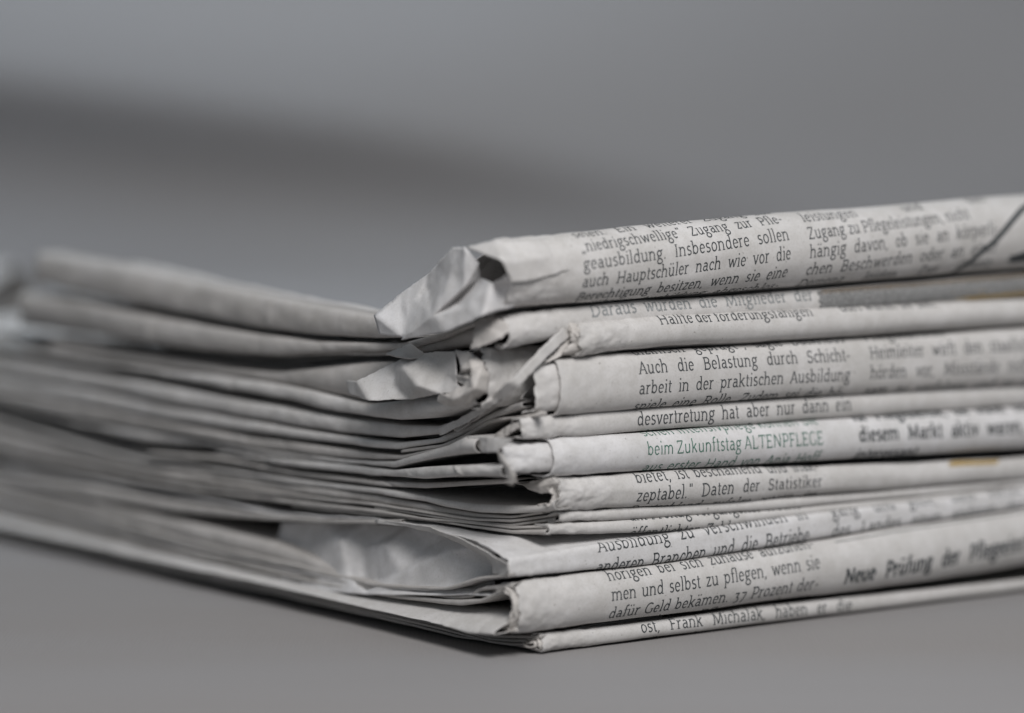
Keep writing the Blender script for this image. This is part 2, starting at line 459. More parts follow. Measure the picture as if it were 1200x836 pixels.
def spine_sheet(parent, u0, T, B, RT, RB, k=0, du=0.0, r=None, vend=0.235, uend=0.275, vs=0.0, thick=0.00028,
                mat=None, name='outer_page', nu=100, ns=44, nt_=64, rough=0.00018, seed=0, inset=0.0, wr=1.0, power=1.0, ragged=1.0, sw=160.0, recess=0.0055):
    mat = mat or PAPER
    # profile on the left plane
    ta = left_pts(T, u0, sw)
    ba = left_pts(B, u0, sw)
    tv, tz = ta[:, 0], ta[:, 1]
    bv, bz = ba[:, 0], ba[:, 1]
    rt = np.array([on_right(x, y, vs) for x, y in RT])
    rb = np.array([on_right(x, y, vs) for x, y in RB])
    ustart = u0 + du
    nu1 = int(nu * 0.5)
    uu = np.concatenate([np.linspace(0, 0.012, nu1, endpoint=False), 0.012 + (uend - ustart - 0.012) * np.linspace(0, 1, nu - nu1) ** 1.3]) + ustart
    zt0 = smooth_interp(uu, rt[:, 0], rt[:, 1], 0.006)
    zb0 = smooth_interp(uu, rb[:, 0], rb[:, 1], 0.006)
    zt_ref = smooth_interp(np.array([u0]), rt[:, 0], rt[:, 1], 0.006)[0]
    zb_ref = smooth_interp(np.array([u0]), rb[:, 0], rb[:, 1], 0.006)[0]
    vt = vs + (vend - vs) * np.linspace(1, 0, nt_) ** 1.8
    zT = smooth_interp(vt, np.append(tv, vs), np.append(tz, zt_ref), 0.0012) - inset
    zB = smooth_interp(vt, np.append(bv, vs), np.append(bz, zb_ref), 0.0012) + inset
    th = np.linspace(math.pi / 2, -math.pi / 2, ns + 1)[1:-1]
    S = []
    fade = np.exp(-np.maximum(vt - 0.06, 0) / 0.08)
    zTe = zT[:, None] + (zt0 - zt_ref)[None, :] * fade[:, None]
    zBe = zB[:, None] + (zb0 - zb_ref)[None, :] * fade[:, None]
    # the folded edge on the left is puffed up; behind it the stack is pressed flatter
    drop = (1 - np.exp(-np.maximum(uu - u0 - 0.004, 0) / 0.014))[None, :] * np.clip((vt - 0.006) / 0.03, 0, 1)[:, None]
    drop = drop * 0.26 + 0.09 * np.clip((uu - u0) / 0.2, 0, 1)[None, :] * np.clip((vt - 0.006) / 0.05, 0, 1)[:, None]
    zTe = zTe * (1 - drop)
    zBe = zBe * (1 - drop)
    zBe = np.maximum(zBe, 0.0001)
    zTe = np.maximum(zTe, zBe + 0.0004)
    zBe = np.minimum(zBe, zTe - 0.0003)
    h = (zTe[-1] - zBe[-1]) / 2
    zc = (zTe[-1] + zBe[-1]) / 2
    rr = (r if r else 0.8) * h
    c = np.cos(th)
    s = np.sin(th)
    sv = -np.sign(c) * np.abs(c) ** power
    sz = np.sign(s) * np.abs(s) ** power
    Znose = zc[None, :] + h[None, :] * sz[:, None]
    Vnose = vs + rr[None, :] * sv[:, None]
    Vt = np.repeat(vt[:, None], nu, 1)
    V = np.concatenate([Vt, Vnose, Vt[::-1]], 0)
    Z = np.concatenate([zTe, Znose, zBe[::-1]], 0)
    U = np.repeat(uu[None, :], V.shape[0], 0)
    vmid = V[:, 0]
    o_ = np.argsort(ta[:, 0])
    shift = np.interp(vmid, np.append(vs - 0.001, ta[o_, 0]), np.append(u0, ta[o_, 2])) - u0 + np.clip((vmid - vs - 0.002) / 0.008, 0, 1) * recess
    U = U + shift[:, None] * np.exp(-(U - ustart) / 0.05)
    # arclength along the section, for print
    dl = np.hypot(np.diff(V, axis=0), np.diff(Z, axis=0))
    arc = np.concatenate([np.zeros((1, nu)), np.cumsum(dl, 0)], 0)
    am = arc[:, nu // 2]
    A2 = np.repeat(am[:, None], nu, 1)
    sd = seed * 13.7
    nv = A2.shape[0]
    # gentle buckles of the paper, stronger near the worn end
    near = np.exp(-(U - ustart) / 0.010)
    w1 = fbm(A2 * 260 + sd, U * 90 + sd, 2) * 0.00016 * wr
    w2 = fbm(A2 * 500 + sd + 5, U * 420 + sd, 3) * (0.00004 + 0.00022 * near) * wr
    w3 = -np.abs(vnoise(A2 * 330 + sd + U * 200, U * 330 - A2 * 120 + sd)) * 0.00018 * near * wr
    w = (w1 + w2 + w3) * 0.8
    # normals in the section
    gV = np.gradient(V, axis=0)
    gZ = np.gradient(Z, axis=0)
    gl = np.hypot(gV, gZ) + 1e-9
    nV, nZ = gZ / gl, -gV / gl          # outward
    s_out = np.sign((nV * (V - 0.03)).sum()) or 1
    V = V + nV * w
    Z = Z + nZ * w
    # ragged free end
    rag = fbm(am * 900 + sd + du * 9e4, am * 0 + sd, 4) * rough * 2 + fbm(am * 90 + sd + du * 9e4, am * 0 + 3 + sd, 2) * rough * 2.5 * ragged
    U = U + (rag[:, None]) * np.exp(-(U - ustart) / 0.004)
    P = W3(U, V, Z)
    o = link(name, grid_mesh(name, P, flip=False), mat, parent)
    solid(o, thick)
    sh = Sheet()
    sh.P, sh.arc, sh.uu, sh.o, sh.parent = P, am, uu, o, parent
    sh.n0, sh.n1 = nt_ - 6, nt_ + ns - 1 + 6
    # outward normals of the grid
    a = np.gradient(P, axis=0)
    b = np.gradient(P, axis=1)
    n = np.cross(b, a)
    n /= np.linalg.norm(n, axis=-1, keepdims=True) + 1e-12
    ctr = W3(uu[nu // 2], 0.01, float(zc[nu // 2]))
    if ((P[nt_ + ns // 2, nu // 2] - ctr) @ n[nt_ + ns // 2, nu // 2]) < 0:
        n = -n
    sh.N = n
    return sh


def sheet_at(sh, s, u, off):
    """points at arclength s and spine position u, lifted by off"""
    fi = np.interp(s, sh.arc, np.arange(len(sh.arc)))
    fj = np.interp(u, sh.uu, np.arange(len(sh.uu)))
    i = np.clip(np.floor(fi).astype(int), 0, len(sh.arc) - 2)
    j = np.clip(np.floor(fj).astype(int), 0, len(sh.uu) - 2)
    a = (fi - i)[..., None]
    b = (fj - j)[..., None]

    def bl(G):
        return (G[i, j] * (1 - a) + G[i + 1, j] * a) * (1 - b) + (G[i, j + 1] * (1 - a) + G[i + 1, j + 1] * a) * b
    n = bl(sh.N)
    return bl(sh.P) + n * np.asarray(off)[..., None]


def find_su(sh, x, y):
    """(s, u) of the outer sheet's spine under photograph position x, y"""
    i0, i1 = sh.n0, sh.n1
    ss = np.linspace(sh.arc[i0], sh.arc[i1], 300)
    uu = np.linspace(sh.uu[0], min(sh.uu[-1], 0.21), 400)
    Sg, Ug = np.meshgrid(ss, uu, indexing='ij')
    P = sheet_at(sh, Sg, Ug, np.zeros_like(Sg))
    q = proj(P)
    d = np.hypot(q[..., 0] - x, q[..., 1] - y)
    # only faces that look at the camera
    fi = np.interp(Sg, sh.arc, np.arange(len(sh.arc))).astype(int)
    fj = np.interp(Ug, sh.uu, np.arange(len(sh.uu))).astype(int)
    fac = np.einsum('ijk,ijk->ij', sh.N[fi, fj], CAM - P)
    d = np.where(fac > 0, d, d + 60)
    k = np.unravel_index(np.argmin(d), d.shape)
    return Sg[k], Ug[k]


def print_strokes(sh, strokes, mat, name, parent, label=None):
    """strokes: list of (points (s,u) array, half width) flat print laid on the sheet"""
    vs, fs = [], []
    n = 0
    for k, (pts, hw) in enumerate(strokes):
        pts = np.asarray(pts, float)
        if len(pts) < 2:
            continue
        d = np.gradient(pts, axis=0)
        # mitred normals
        seg = np.diff(pts, axis=0)
        seg /= np.linalg.norm(seg, axis=1, keepdims=True) + 1e-12
        t = np.concatenate([seg[:1], seg[:-1] + seg[1:], seg[-1:]])
        t /= np.linalg.norm(t, axis=1, keepdims=True) + 1e-12
        nn = np.stack([-t[:, 1], t[:, 0]], 1)
        hw_ = np.broadcast_to(np.asarray(hw, float), (len(pts),))[:, None]
        a = pts + nn * hw_
        b = pts - nn * hw_
        m = len(pts)
        off = np.full(m, 0.000028 + (k % 7) * 0.0000012)
        A = sheet_at(sh, a[:, 0], a[:, 1], off)
        Bp = sheet_at(sh, b[:, 0], b[:, 1], off)
        vs.append(np.concatenate([A, Bp]))
        for i in range(m - 1):
            fs.append((n + i, n + i + 1, n + m + i + 1, n + m + i))
        n += 2 * m
    if not vs:
        return None
    me = bpy.data.meshes.new(name)
    me.from_pydata(np.concatenate(vs).tolist(), [], fs)
    return link(name, me, mat, parent, smooth=False)


def set_text(sh, lines, x0y0, x1y1, base=0, size=1.0, pitch=3.45, weight=1.0, mat=None, name='lettering', slant=0.0, serif=True):
    """lines: texts; line number `base` has its baseline from x0y0 to x1y1 (photograph positions); justified to the column"""
    s0, u0 = find_su(sh, *x0y0)
    s1, u1 = find_su(sh, *x1y1)
    if u1 <= u0:
        return
    strokes = []
    mm = 0.00158 * size        # x height
    slope = (s1 - s0) / (u1 - u0)
    for li, txt in enumerate(lines):
        if not txt:
            continue
        just = not txt.endswith('|')
        txt = txt.rstrip('|')
        sb = s0 + (li - base) * pitch * 0.001
        words = txt.split(' ')
        wls = []
        for w in words:
            x = 0
            gl = []
            for ch in w:
                adv, st = GLYPH.get(ch, GLYPH['n'])
                gl.append((x, st))
                x += adv
            wls.append((x, gl))
        tot = sum(w for w, _ in wls)
        col = (u1 - u0) / mm
        gaps = max(1, len(words) - 1)
        sx = 1.0
        gap = (col - tot) / gaps if just else 0.5
        if just and gap < 0.36:
            sx = (col - 0.36 * gaps) / tot
            gap = 0.36
        if just and gap > 1.5:
            sx = min(1.12, (col - 1.2 * gaps) / tot)
            gap = (col - tot * sx) / gaps
        x = 0
        for wl, gl in wls:
            for gx, st in gl:
                for kind, pts in st:
                    if kind == 't' and not serif and len(pts) == 2 and abs(pts[0][1] - pts[1][1]) < 0.01 and abs(pts[0][0] - pts[1][0]) < 0.4:
                        continue
                    p = np.array(pts, float)
                    q = [p[0]]
                    for e in range(len(p) - 1):
                        m_ = max(1, int(np.linalg.norm(p[e + 1] - p[e]) / 0.16))
                        for g_ in range(1, m_ + 1):
                            q.append(p[e] + (p[e + 1] - p[e]) * g_ / m_)
                    p = np.array(q)
                    uu = u0 + (x + (gx + p[:, 0]) * sx + slant * p[:, 1]) * mm
                    ss = sb + (uu - u0) * slope - p[:, 1] * mm
                    hw = (0.078 if kind == 's' else 0.045) * mm * weight
                    strokes.append((np.stack([ss, uu], 1), hw))
            x += wl * sx + gap
    return print_strokes(sh, strokes, mat or INK, name, sh.o)


def print_area(sh, a, b, up, down, mat, name, seed=0, wob=0.0):
    """a flat printed field along the spine from photograph position a to b, up/down mm from that line"""
    s0, u0 = find_su(sh, *a)
    s1, u1 = find_su(sh, *b)
    st = []
    f = np.linspace(0, 1, 60)
    m = max(2, int((up + down) / 0.25))
    for k in range(m):
        off = (-up + (up + down) * (k + 0.5) / m) * 0.001
        w_ = wob * 0.001 * fbm(f * 0 + k * 0.4 + seed, f * 0 + seed, 2)
        uu = u0 + w_ + (u1 - u0) * f
        ss = s0 + (s1 - s0) * f + off
        st.append((np.stack([ss, uu], 1), (up + down) / m * 0.00056))
    return print_strokes(sh, st, mat, name, sh.o)


# ------------------------------------------------------------------ folded page ends (left side)
def band(parent, u_pl, top, bot, du=0.0, bulge=1.0, back=0.045, seed=0, mat=None, name='page_fold', creases=3, n=None,
         lean=0.0, vmax=None, amp=1.0, rmax=0.004, sw=160.0):
    t = left_pts(top, u_pl, sw, du)
    b = left_pts(bot, u_pl, sw, du)
    v0 = max(t[:, 0].min(), b[:, 0].min()) - 0.0005
    v1 = min(t[:, 0].max(), b[:, 0].max())
    if vmax:
        v1 = vmax
    elif min(top[-1][0], bot[-1][0]) <= 0:
        v1 = 0.231 + 0.0015 * math.sin(seed)     # the band goes on beyond the frame to the far edge
    L = v1 - v0
    n = n or int(min(240, max(30, L / 0.0007)))
    q = np.linspace(0, 1, n) ** 1.25
    v = v0 + L * q
    sd = seed * 7.31 + 3
    zt = smooth_interp(v, t[:, 0], t[:, 1], 0.0009)
    zb = smooth_interp(v, b[:, 0], b[:, 1], 0.0009)
    up = smooth_interp(v, t[:, 0], t[:, 2], 0.002)
    jit = fbm(v * 60 + sd, v * 0 + sd, 3) * 0.00008 * amp
    zt = zt + jit
    zb = zb + jit + fbm(v * 140 + sd + 9, v * 0 + sd, 2) * 0.00007 * amp
    zb = np.maximum(zb, 0.0002)
    zt = np.maximum(zt, zb + 0.0004)
    zb = np.minimum(zb, zt - 0.00018)
    h = (zt - zb) / 2
    zc = (zt + zb) / 2
    r = np.minimum(h * 1.1, rmax) * bulge * (0.38 + 0.62 * np.exp(-np.maximum(v, 0) / 0.03))
    m = 13
    th = np.linspace(math.pi / 2, -math.pi / 2, m)
    wave = fbm(v * 40 + sd * 2, v * 0 + 4.2, 3) * 0.0004 * amp
    rows_u, rows_z, rows_v = [], [], []
    rows_u.append(up + back + 0 * v)
    rows_z.append(zt)
    rows_u.append(up + back * 0.4 + 0 * v)
    rows_z.append(zt)
    for a in th:
        rows_u.append(up + wave - r * math.cos(a) + lean * math.sin(a))
        rows_z.append(zc + h * math.sin(a))
    rows_u.append(up + back * 0.4 + 0 * v)
    rows_z.append(zb)
    rows_u.append(up + back + 0 * v)
    rows_z.append(zb)
    U = np.array(rows_u)
    Z = np.array(rows_z)
    V = np.repeat(v[None, :], U.shape[0], 0)
    V[[0, -1]] = np.maximum(v, 0.0045)
    V[[1, -2]] = np.maximum(v, 0.003)
    rr = random.Random(seed + 5)
    tt = np.linspace(-1, 1, U.shape[0])[:, None]
    for i in range(creases):
        vc = v0 + L * rr.uniform(0.03, 0.9) ** 1.3
        sl = rr.uniform(-1, 1) * 0.003
        wd = rr.uniform(0.0003, 0.0009)
        am = rr.uniform(-1.2, 1.0) * 0.00030 * amp
        U = U + am * np.exp(-((V - vc - sl * tt) / wd) ** 2)
    # fine wrinkling
    U = U + fbm(V * 700 + sd, Z * 1500 + sd, 2) * 0.00004 * amp + fbm(V * 160 + sd, Z * 400 + sd, 2) * 0.00012 * amp
    P = W3(U, V, Z)
    o = link(name, grid_mesh(name, P, flip=True), mat or PAPER_DARK, parent)
    solid(o, 0.00012)
    return o


# ------------------------------------------------------------------ crumpled pieces from traced facets
def facets(parent, u_pl, verts, faces, name='crumpled_corner', mat=None, sub=4, soft=2, noise=0.00010, thick=0.0002, seed=0, offset=0, sheet=None):
    """verts: (x, y, toward-viewer mm); faces of vertex numbers. Creased paper."""
    P = []
    for vv in verts:
        x, y, t = vv[:3]
        if len(vv) > 3 and vv[3] == 'R':
            u_, z_ = on_right(x, y, 0.0)
            q = u_ * EU + z_ * EZ
            r_ = ray(x, y)
            P.append(q - t * 0.001 * r_ / np.linalg.norm(r_))
        elif len(vv) > 3:
            s_, u_ = find_su(sheet, x, y)
            q = sheet_at(sheet, np.array(s_), np.array(u_), np.array(0.0))
            r_ = ray(x, y)
            r_ = r_ / np.linalg.norm(r_)
            dep = np.linalg.norm(q - CAM)
            P.append(CAM + r_ * (dep - t * 0.001))
        else:
            P.append(pt_left(x, y, u_pl, t * 0.001))
    P = np.array(P)
    import bmesh
    bm = bmesh.new()
    bv = [bm.verts.new(p) for p in P]
    for f in faces:
        try:
            bm.faces.new([bv[i] for i in f])
        except ValueError:
            pass
    bmesh.ops.triangulate(bm, faces=bm.faces[:])
    bmesh.ops.subdivide_edges(bm, edges=bm.edges[:], cuts=sub, use_grid_fill=True)
    bmesh.ops.triangulate(bm, faces=[f for f in bm.faces if len(f.verts) > 3])
    bmesh.ops.subdivide_edges(bm, edges=bm.edges[:], cuts=1, use_grid_fill=True)
    for _ in range(soft):
        bmesh.ops.smooth_vert(bm, verts=[v for v in bm.verts if not v.is_boundary], factor=0.5, use_axis_x=True, use_axis_y=True, use_axis_z=True)
    bm.normal_update()
    bmesh.ops.recalc_face_normals(bm, faces=bm.faces[:])
    me = bpy.data.meshes.new(name)
    bm.verts.ensure_lookup_table()
    co = np.array([v.co[:] for v in bm.verts])
    no = np.array([v.normal[:] for v in bm.verts])
    a = co @ EV * 420 + seed
    b = co[:, 2] * 420 + co @ EU * 300
    dsp = fbm(a, b, 3) * noise
    co = co + no * dsp[:, None]
    # worn rim
    for i, v in enumerate(bm.verts):
        if v.is_boundary:
            k = vnoise(co[i, 2] * 3500 + seed, (co[i] @ EV) * 3500)
            co[i] = co[i] + EZ * k * 0.00010 + EV * k * 0.00008
        v.co = co[i]
    bm.to_mesh(me)
    bm.free()
    o = link(name, me, mat or PAPER, parent)
    m = solid(o, thick)
    m.offset = offset
    return o


def fibres(parent, pts, n=60, length=0.0006, seed=0, mat=None):
    """torn paper fuzz: thin curved slivers standing out of torn edges; pts are world points along the edge"""
    r = np.random.default_rng(seed + 77)
    pts = np.asarray(pts)
    seg = np.linspace(0, len(pts) - 1.001, n)
    vs, fs = [], []
    for k in range(n):
        i = int(seg[k])
        f = seg[k] - i
        p = pts[i] * (1 - f) + pts[i + 1] * f + r.normal(0, 0.00008, 3)
        d = r.normal(0, 1, 3)
        d[1] = -abs(d[1]) * 0.4
        d -= EU * 0.6
        d /= np.linalg.norm(d)
        bend = r.normal(0, 0.5, 3)
        L = length * r.uniform(0.4, 1.5)
        side = np.cross(d, cF)
        side /= np.linalg.norm(side) + 1e-9
        b = len(vs)
        m = 5
        for j in range(m):
            t = j / (m - 1)
            c = p + d * L * t + bend * L * t * t * 0.7
            w = 0.000035 * (1 - 0.8 * t)
            vs += [c + side * w, c - side * w, c + np.cross(side, d) * w]
            if j:
                a = b + 3 * (j - 1)
                for e in range(3):
                    g = (e + 1) % 3
                    fs.append((a + e, a + g, a + 3 + g, a + 3 + e))
    me = bpy.data.meshes.new('paper_fibres')
    me.from_pydata([list(map(float, v)) for v in vs], [], fs)
    o = link('paper_fibres', me, mat or EDGE, parent)
    o['kind'] = 'stuff'
    return o


def edge_of(sh, a=0.0, b=1.0, n=40):
    """points of a sheet's free end round the spine"""
    i0, i1 = sh.n0 + 6, sh.n1 - 6
    idx = np.linspace(i0 + (i1 - i0) * a, i0 + (i1 - i0) * b, n).astype(int)
    return sh.P[idx, 0]


GROUP = 'newspapers in the stack'


def paper_root(label, xy):
    u, z = on_right(xy[0], xy[1], 0.0)
    loc = W3(u, 0.0, max(z, 0.0))
    return thing('newspaper', label, 'newspaper', [float(c) for c in loc], GROUP)


def U0(x, y, v=0.0):
    v = -v * 0.001
    return on_right(x, y, v)[0]


# ================================================================== the newspapers, bottom one first
def mix(a, b, f):
    """polyline between two polylines given with the same x"""
    xs = sorted(set([p[0] for p in a] + [p[0] for p in b]), reverse=True)
    ya = np.interp(xs, [p[0] for p in a][::-1], [p[1] for p in a][::-1])
    yb = np.interp(xs, [p[0] for p in b][::-1], [p[1] for p in b][::-1])
    return [(x, y0 + (y1 - y0) * f) for x, y0, y1 in zip(xs, ya, yb)]


def trim(poly, dy):
    """open a gap towards the far left"""
    return [(x, y + dy * min(1.0, max(0.0, (450 - x) / 120.0))) for x, y in poly]


# ---- K: the lowest
K_ = paper_root('lowest thin newspaper, lying on the grey cloth under all others', (630, 765))
RT = [(640, 742), (760, 728), (900, 709), (1050, 694), (1200, 678)]
RB = [(630, 765), (760, 750), (900, 731), (1050, 712), (1200, 691)]
u0 = U0(637, 755, 1.2)
T = [(605, 744), (575, 744), (553, 738), (520, 729), (453, 714), (420, 706), (322, 683), (200, 658), (100, 636), (0, 614)]
B = [(600, 762), (575, 757), (560, 753), (520, 743), (453, 727), (420, 720), (322, 697), (200, 672), (100, 652), (0, 630)]
sh = spine_sheet(K_, u0, T, B, RT, RB, r=0.75, seed=1, rough=0.00012, mat=PAPER)
spine_sheet(K_, u0, T, B, RT, RB, r=0.75, seed=1, du=-0.0006, inset=0.0005, vend=0.03, nu=40, mat=EDGE, name='inner_page', ns=24, nt_=24)
spine_sheet(K_, u0, T, B, RT, RB, r=0.75, seed=1, du=-0.0012, inset=0.0010, vend=0.03, nu=40, mat=EDGE, name='inner_page', ns=24, nt_=24)
for i, (f0, f1) in enumerate([(0.0, 0.22), (0.28, 0.47), (0.53, 0.72), (0.78, 1.0)]):
    nx = [634, 626, 620, 632][i]
    y0 = [745, 749, 753, 758][i]
    tt = [(nx, y0)] + mix(T, B, f0)
    bb = [(nx, y0 + 3)] + mix(T, B, f1)
    band(K_, u0, tt, bb, du=0.0004 * (i % 2), seed=10 + i, mat=PAPER_DARK, back=0.03, creases=2, amp=0.7)
set_text(sh, ['ost, Frank Michalak, haben er die', 'Stützpunkte auf dem Land nicht'], (750, 742), (998, 715), 0, slant=0.0)

# ---- J: thick, open on the left
J_ = paper_root('newspaper second from the bottom, hollow at its end, printed men und selbst zu pflegen', (612, 742))
RT = [(610, 681), (760, 662), (900, 641), (1050, 617), (1200, 596)]
RB = [(612, 741), (760, 723), (900, 704), (1050, 686), (1200, 662)]
u0 = U0(610, 712, 3.5)
T = [(590, 684), (558, 688), (530, 691), (470, 690), (440, 688), (322, 664), (200, 637), (100, 613), (0, 590)]
B = [(590, 742), (571, 742), (551, 736), (520, 727), (453, 712), (420, 704), (322, 682), (200, 657), (100, 635), (0, 613)]
sh = J_sh = spine_sheet(J_, u0, T, B, RT, RB, r=0.72, seed=4, rough=0.00016)
spine_sheet(J_, u0, T, B, RT, RB, r=0.72, seed=4, du=-0.0009, inset=0.00045, vend=0.012, nu=44, mat=EDGE, name='inner_page', ns=36, nt_=24, rough=0.0002)
spine_sheet(J_, u0, T, B, RT, RB, r=0.72, seed=4, du=-0.0014, inset=0.0009, vend=0.012, nu=44, mat=EDGE, name='inner_page', ns=36, nt_=24, rough=0.0002)
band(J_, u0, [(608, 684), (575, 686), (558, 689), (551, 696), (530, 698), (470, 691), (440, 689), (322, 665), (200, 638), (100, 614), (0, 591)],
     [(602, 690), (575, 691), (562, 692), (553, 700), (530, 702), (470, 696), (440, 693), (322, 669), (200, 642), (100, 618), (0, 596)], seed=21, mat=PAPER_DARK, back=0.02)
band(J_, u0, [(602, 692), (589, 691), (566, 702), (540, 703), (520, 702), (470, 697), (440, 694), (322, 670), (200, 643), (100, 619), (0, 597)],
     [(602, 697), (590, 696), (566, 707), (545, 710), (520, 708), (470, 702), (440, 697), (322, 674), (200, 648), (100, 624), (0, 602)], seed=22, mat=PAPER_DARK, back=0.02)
# the lower page, rising towards the back
band(J_, u0, [(606, 722), (560, 715), (520, 711), (467, 703), (440, 698), (322, 675), (200, 649), (100, 625), (0, 603)],
     [(600, 741), (571, 741), (551, 735), (520, 726), (453, 711), (420, 703), (322, 681), (200, 656), (100, 634), (0, 612)],
     seed=23, bulge=1.3, lean=0.0035, mat=PAPER, back=0.05, creases=4)
band(J_, u0, [(606, 738), (571, 740), (551, 734), (520, 725), (453, 710)], [(604, 741), (571, 743), (551, 737), (520, 728), (453, 713)], du=-0.0006, seed=24, mat=EDGE, back=0.01)
set_text(sh, ['könnten, einen An-|', 'hörigen bei sich zuhause aufzuneh-', 'men und selbst zu pflegen, wenn sie', 'dafür Geld bekämen. 37 Prozent der-', 'zeit eine Pflege zuhause'], (718, 705), (962, 666), 2)
set_text(sh, ['Neue Prüfung der Pflegeeinrich-'], (987, 684), (1225, 640), 0, size=1.12, weight=1.9)
s0_, ua_ = find_su(sh, 978, 636)
s1_, ub_ = find_su(sh, 1200, 600)
print_strokes(sh, [(np.array([[s0_ + (s1_ - s0_) * f, ua_ + (ub_ - ua_) * f] for f in np.linspace(0, 1.3, 30)]), 0.00008)], INK, 'printed_rule', sh.o)

# ---- I
I_ = paper_root('newspaper with a gaping crumpled hollow and the word Ausbildung on its fold', (600, 675))
RT = [(600, 651), (760, 628), (900, 607), (1050, 590), (1200, 572)]
RB = [(600, 676), (760, 661), (900, 640), (1050, 616), (1200, 594)]
u0 = U0(598, 662, 1.5)
T = [(560, 634), (500, 617), (440, 607), (383, 605), (322, 601), (271, 590), (200, 579), (100, 560), (0, 546)]
B = [(560, 682), (530, 691), (500, 693), (440, 690), (322, 666), (200, 639), (100, 613), (0, 592)]
sh = spine_sheet(I_, u0, T, B, RT, RB, r=0.7, seed=7, power=0.62, mat=PAPER_COOL, wr=0.7, rough=0.0001, recess=0.0)
band(I_, u0, [(470, 609), (440, 609), (383, 608), (322, 604), (271, 597), (200, 587), (118, 571), (0, 554)],
     [(470, 612), (440, 614), (383, 613), (322, 610), (251, 605), (200, 599), (118, 586), (0, 562)], seed=31, mat=PAPER_DARK, back=0.03)
# second fold inside the first: a strip that curls round
facets(I_, u0, [(440, 609, 0), (500, 617, 0), (540, 631, 0.5), (572, 648, 1), (597, 662, 2), (598, 670, 2.2), (590, 676, 1),
                (578, 672, -2), (578, 664, -2), (570, 653, -2), (545, 640, -1.5), (520, 628, -1), (480, 618, -0.5), (440, 613, 0)],
       [(0, 1, 12, 13), (1, 2, 11, 12), (2, 3, 10, 11), (3, 4, 9, 10), (4, 5, 8, 9), (5, 6, 7, 8)], name='inner_page', mat=PAPER, noise=0.00012, soft=3, seed=3)
# pale crumpled page deep inside
iu = u0 + 0.006
facets(I_, iu, [(330, 612, 2.4), (380, 612, 0.0), (430, 612, -1.2), (480, 616, -1.2), (530, 628, 0.18), (580, 640, 3.3),
                (325, 632, 1.62), (365, 640, 0.9), (400, 634, 5.34), (425, 645, 2.4), (455, 640, 4.5), (500, 640, -0.3), (525, 646, 3.66), (580, 664, -0.06),
                (330, 668, 6.18), (370, 676, 4.26), (405, 672, 6.42), (430, 684, 3.54), (470, 672, 6.42), (520, 684, 4.74), (580, 690, 5.1),
                (330, 690, 8.7), (430, 697, 9.12), (580, 698, 9.18)],
       [(0, 1, 7, 6), (1, 2, 8, 7), (2, 3, 9, 8), (3, 10, 9), (3, 4, 11, 10), (4, 12, 11), (4, 5, 13, 12),
        (6, 7, 15, 14), (7, 8, 15), (8, 9, 16, 15), (9, 10, 17, 16), (10, 11, 18, 17), (11, 12, 18), (12, 13, 19, 18), (13, 20, 19),
        (14, 15, 21), (15, 16, 17, 22, 21), (17, 18, 19, 22), (19, 20, 23, 22)], name='crumpled_page', mat=PAPER_COOL, soft=1, noise=0.00015, seed=9)
band(I_, u0, [(597, 674), (565, 676), (545, 682), (520, 689), (480, 687), (440, 683), (400, 675), (322, 655), (200, 627), (100, 601), (0, 577)],
     [(597, 676), (565, 680), (545, 687), (525, 691), (480, 691), (440, 688), (400, 680), (322, 661), (200, 634), (100, 608), (0, 585)], seed=32, mat=PAPER_DARK, back=0.03)
band(I_, u0, [(440, 683), (400, 672), (370, 656), (322, 635), (250, 617), (200, 606), (100, 584), (0, 560)],
     [(440, 686), (400, 679), (322, 656), (250, 638), (200, 624), (100, 600), (0, 577)], seed=33, mat=PAPER_DARK, back=0.03, du=0.001, bulge=1.4)
set_text(sh, ['Ausbildung zu verschwinden in', 'anderen Branchen und die Betriebe', 'bleiben auf der Suche nach'], (700, 648), (948, 608), 0)
set_text(sh, ['gang und gebe, dass vorher', 'des Landes einen anderen der'], (975, 606), (1200, 578), 0)

# ---- H: two thin ones
H2_ = paper_root('thin newspaper directly on the sheet above the gaping hollow, cracked along its end', (645, 626))
RT = [(655, 613), (760, 607), (900, 598), (1050, 585), (1200, 570)]
RB = [(650, 627), (760, 624), (850, 617), (900, 609), (1050, 592), (1200, 575)]
u0 = U0(643, 620, .8)
T = [(600, 618), (560, 616), (500, 607), (440, 597), (342, 586), (251, 574), (173, 564), (91, 549), (0, 534)]
B = [(600, 625), (530, 615), (470, 607), (440, 605), (383, 602), (322, 596), (271, 584), (200, 573), (118, 556), (0, 540)]
sh = spine_sheet(H2_, u0, T, B, RT, RB, r=0.8, seed=8, rough=0.00015)
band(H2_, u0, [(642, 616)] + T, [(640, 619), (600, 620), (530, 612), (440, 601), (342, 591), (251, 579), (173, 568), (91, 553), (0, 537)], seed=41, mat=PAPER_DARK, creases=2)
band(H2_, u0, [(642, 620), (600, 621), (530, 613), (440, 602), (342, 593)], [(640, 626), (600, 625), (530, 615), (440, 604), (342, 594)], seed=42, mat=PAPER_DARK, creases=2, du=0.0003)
set_text(sh, ['als viele Pflegende am|', 'am Freitag vergangener Woche|', 'öffentlichten Zahlen.|'], (738, 611), (960, 594), 1)

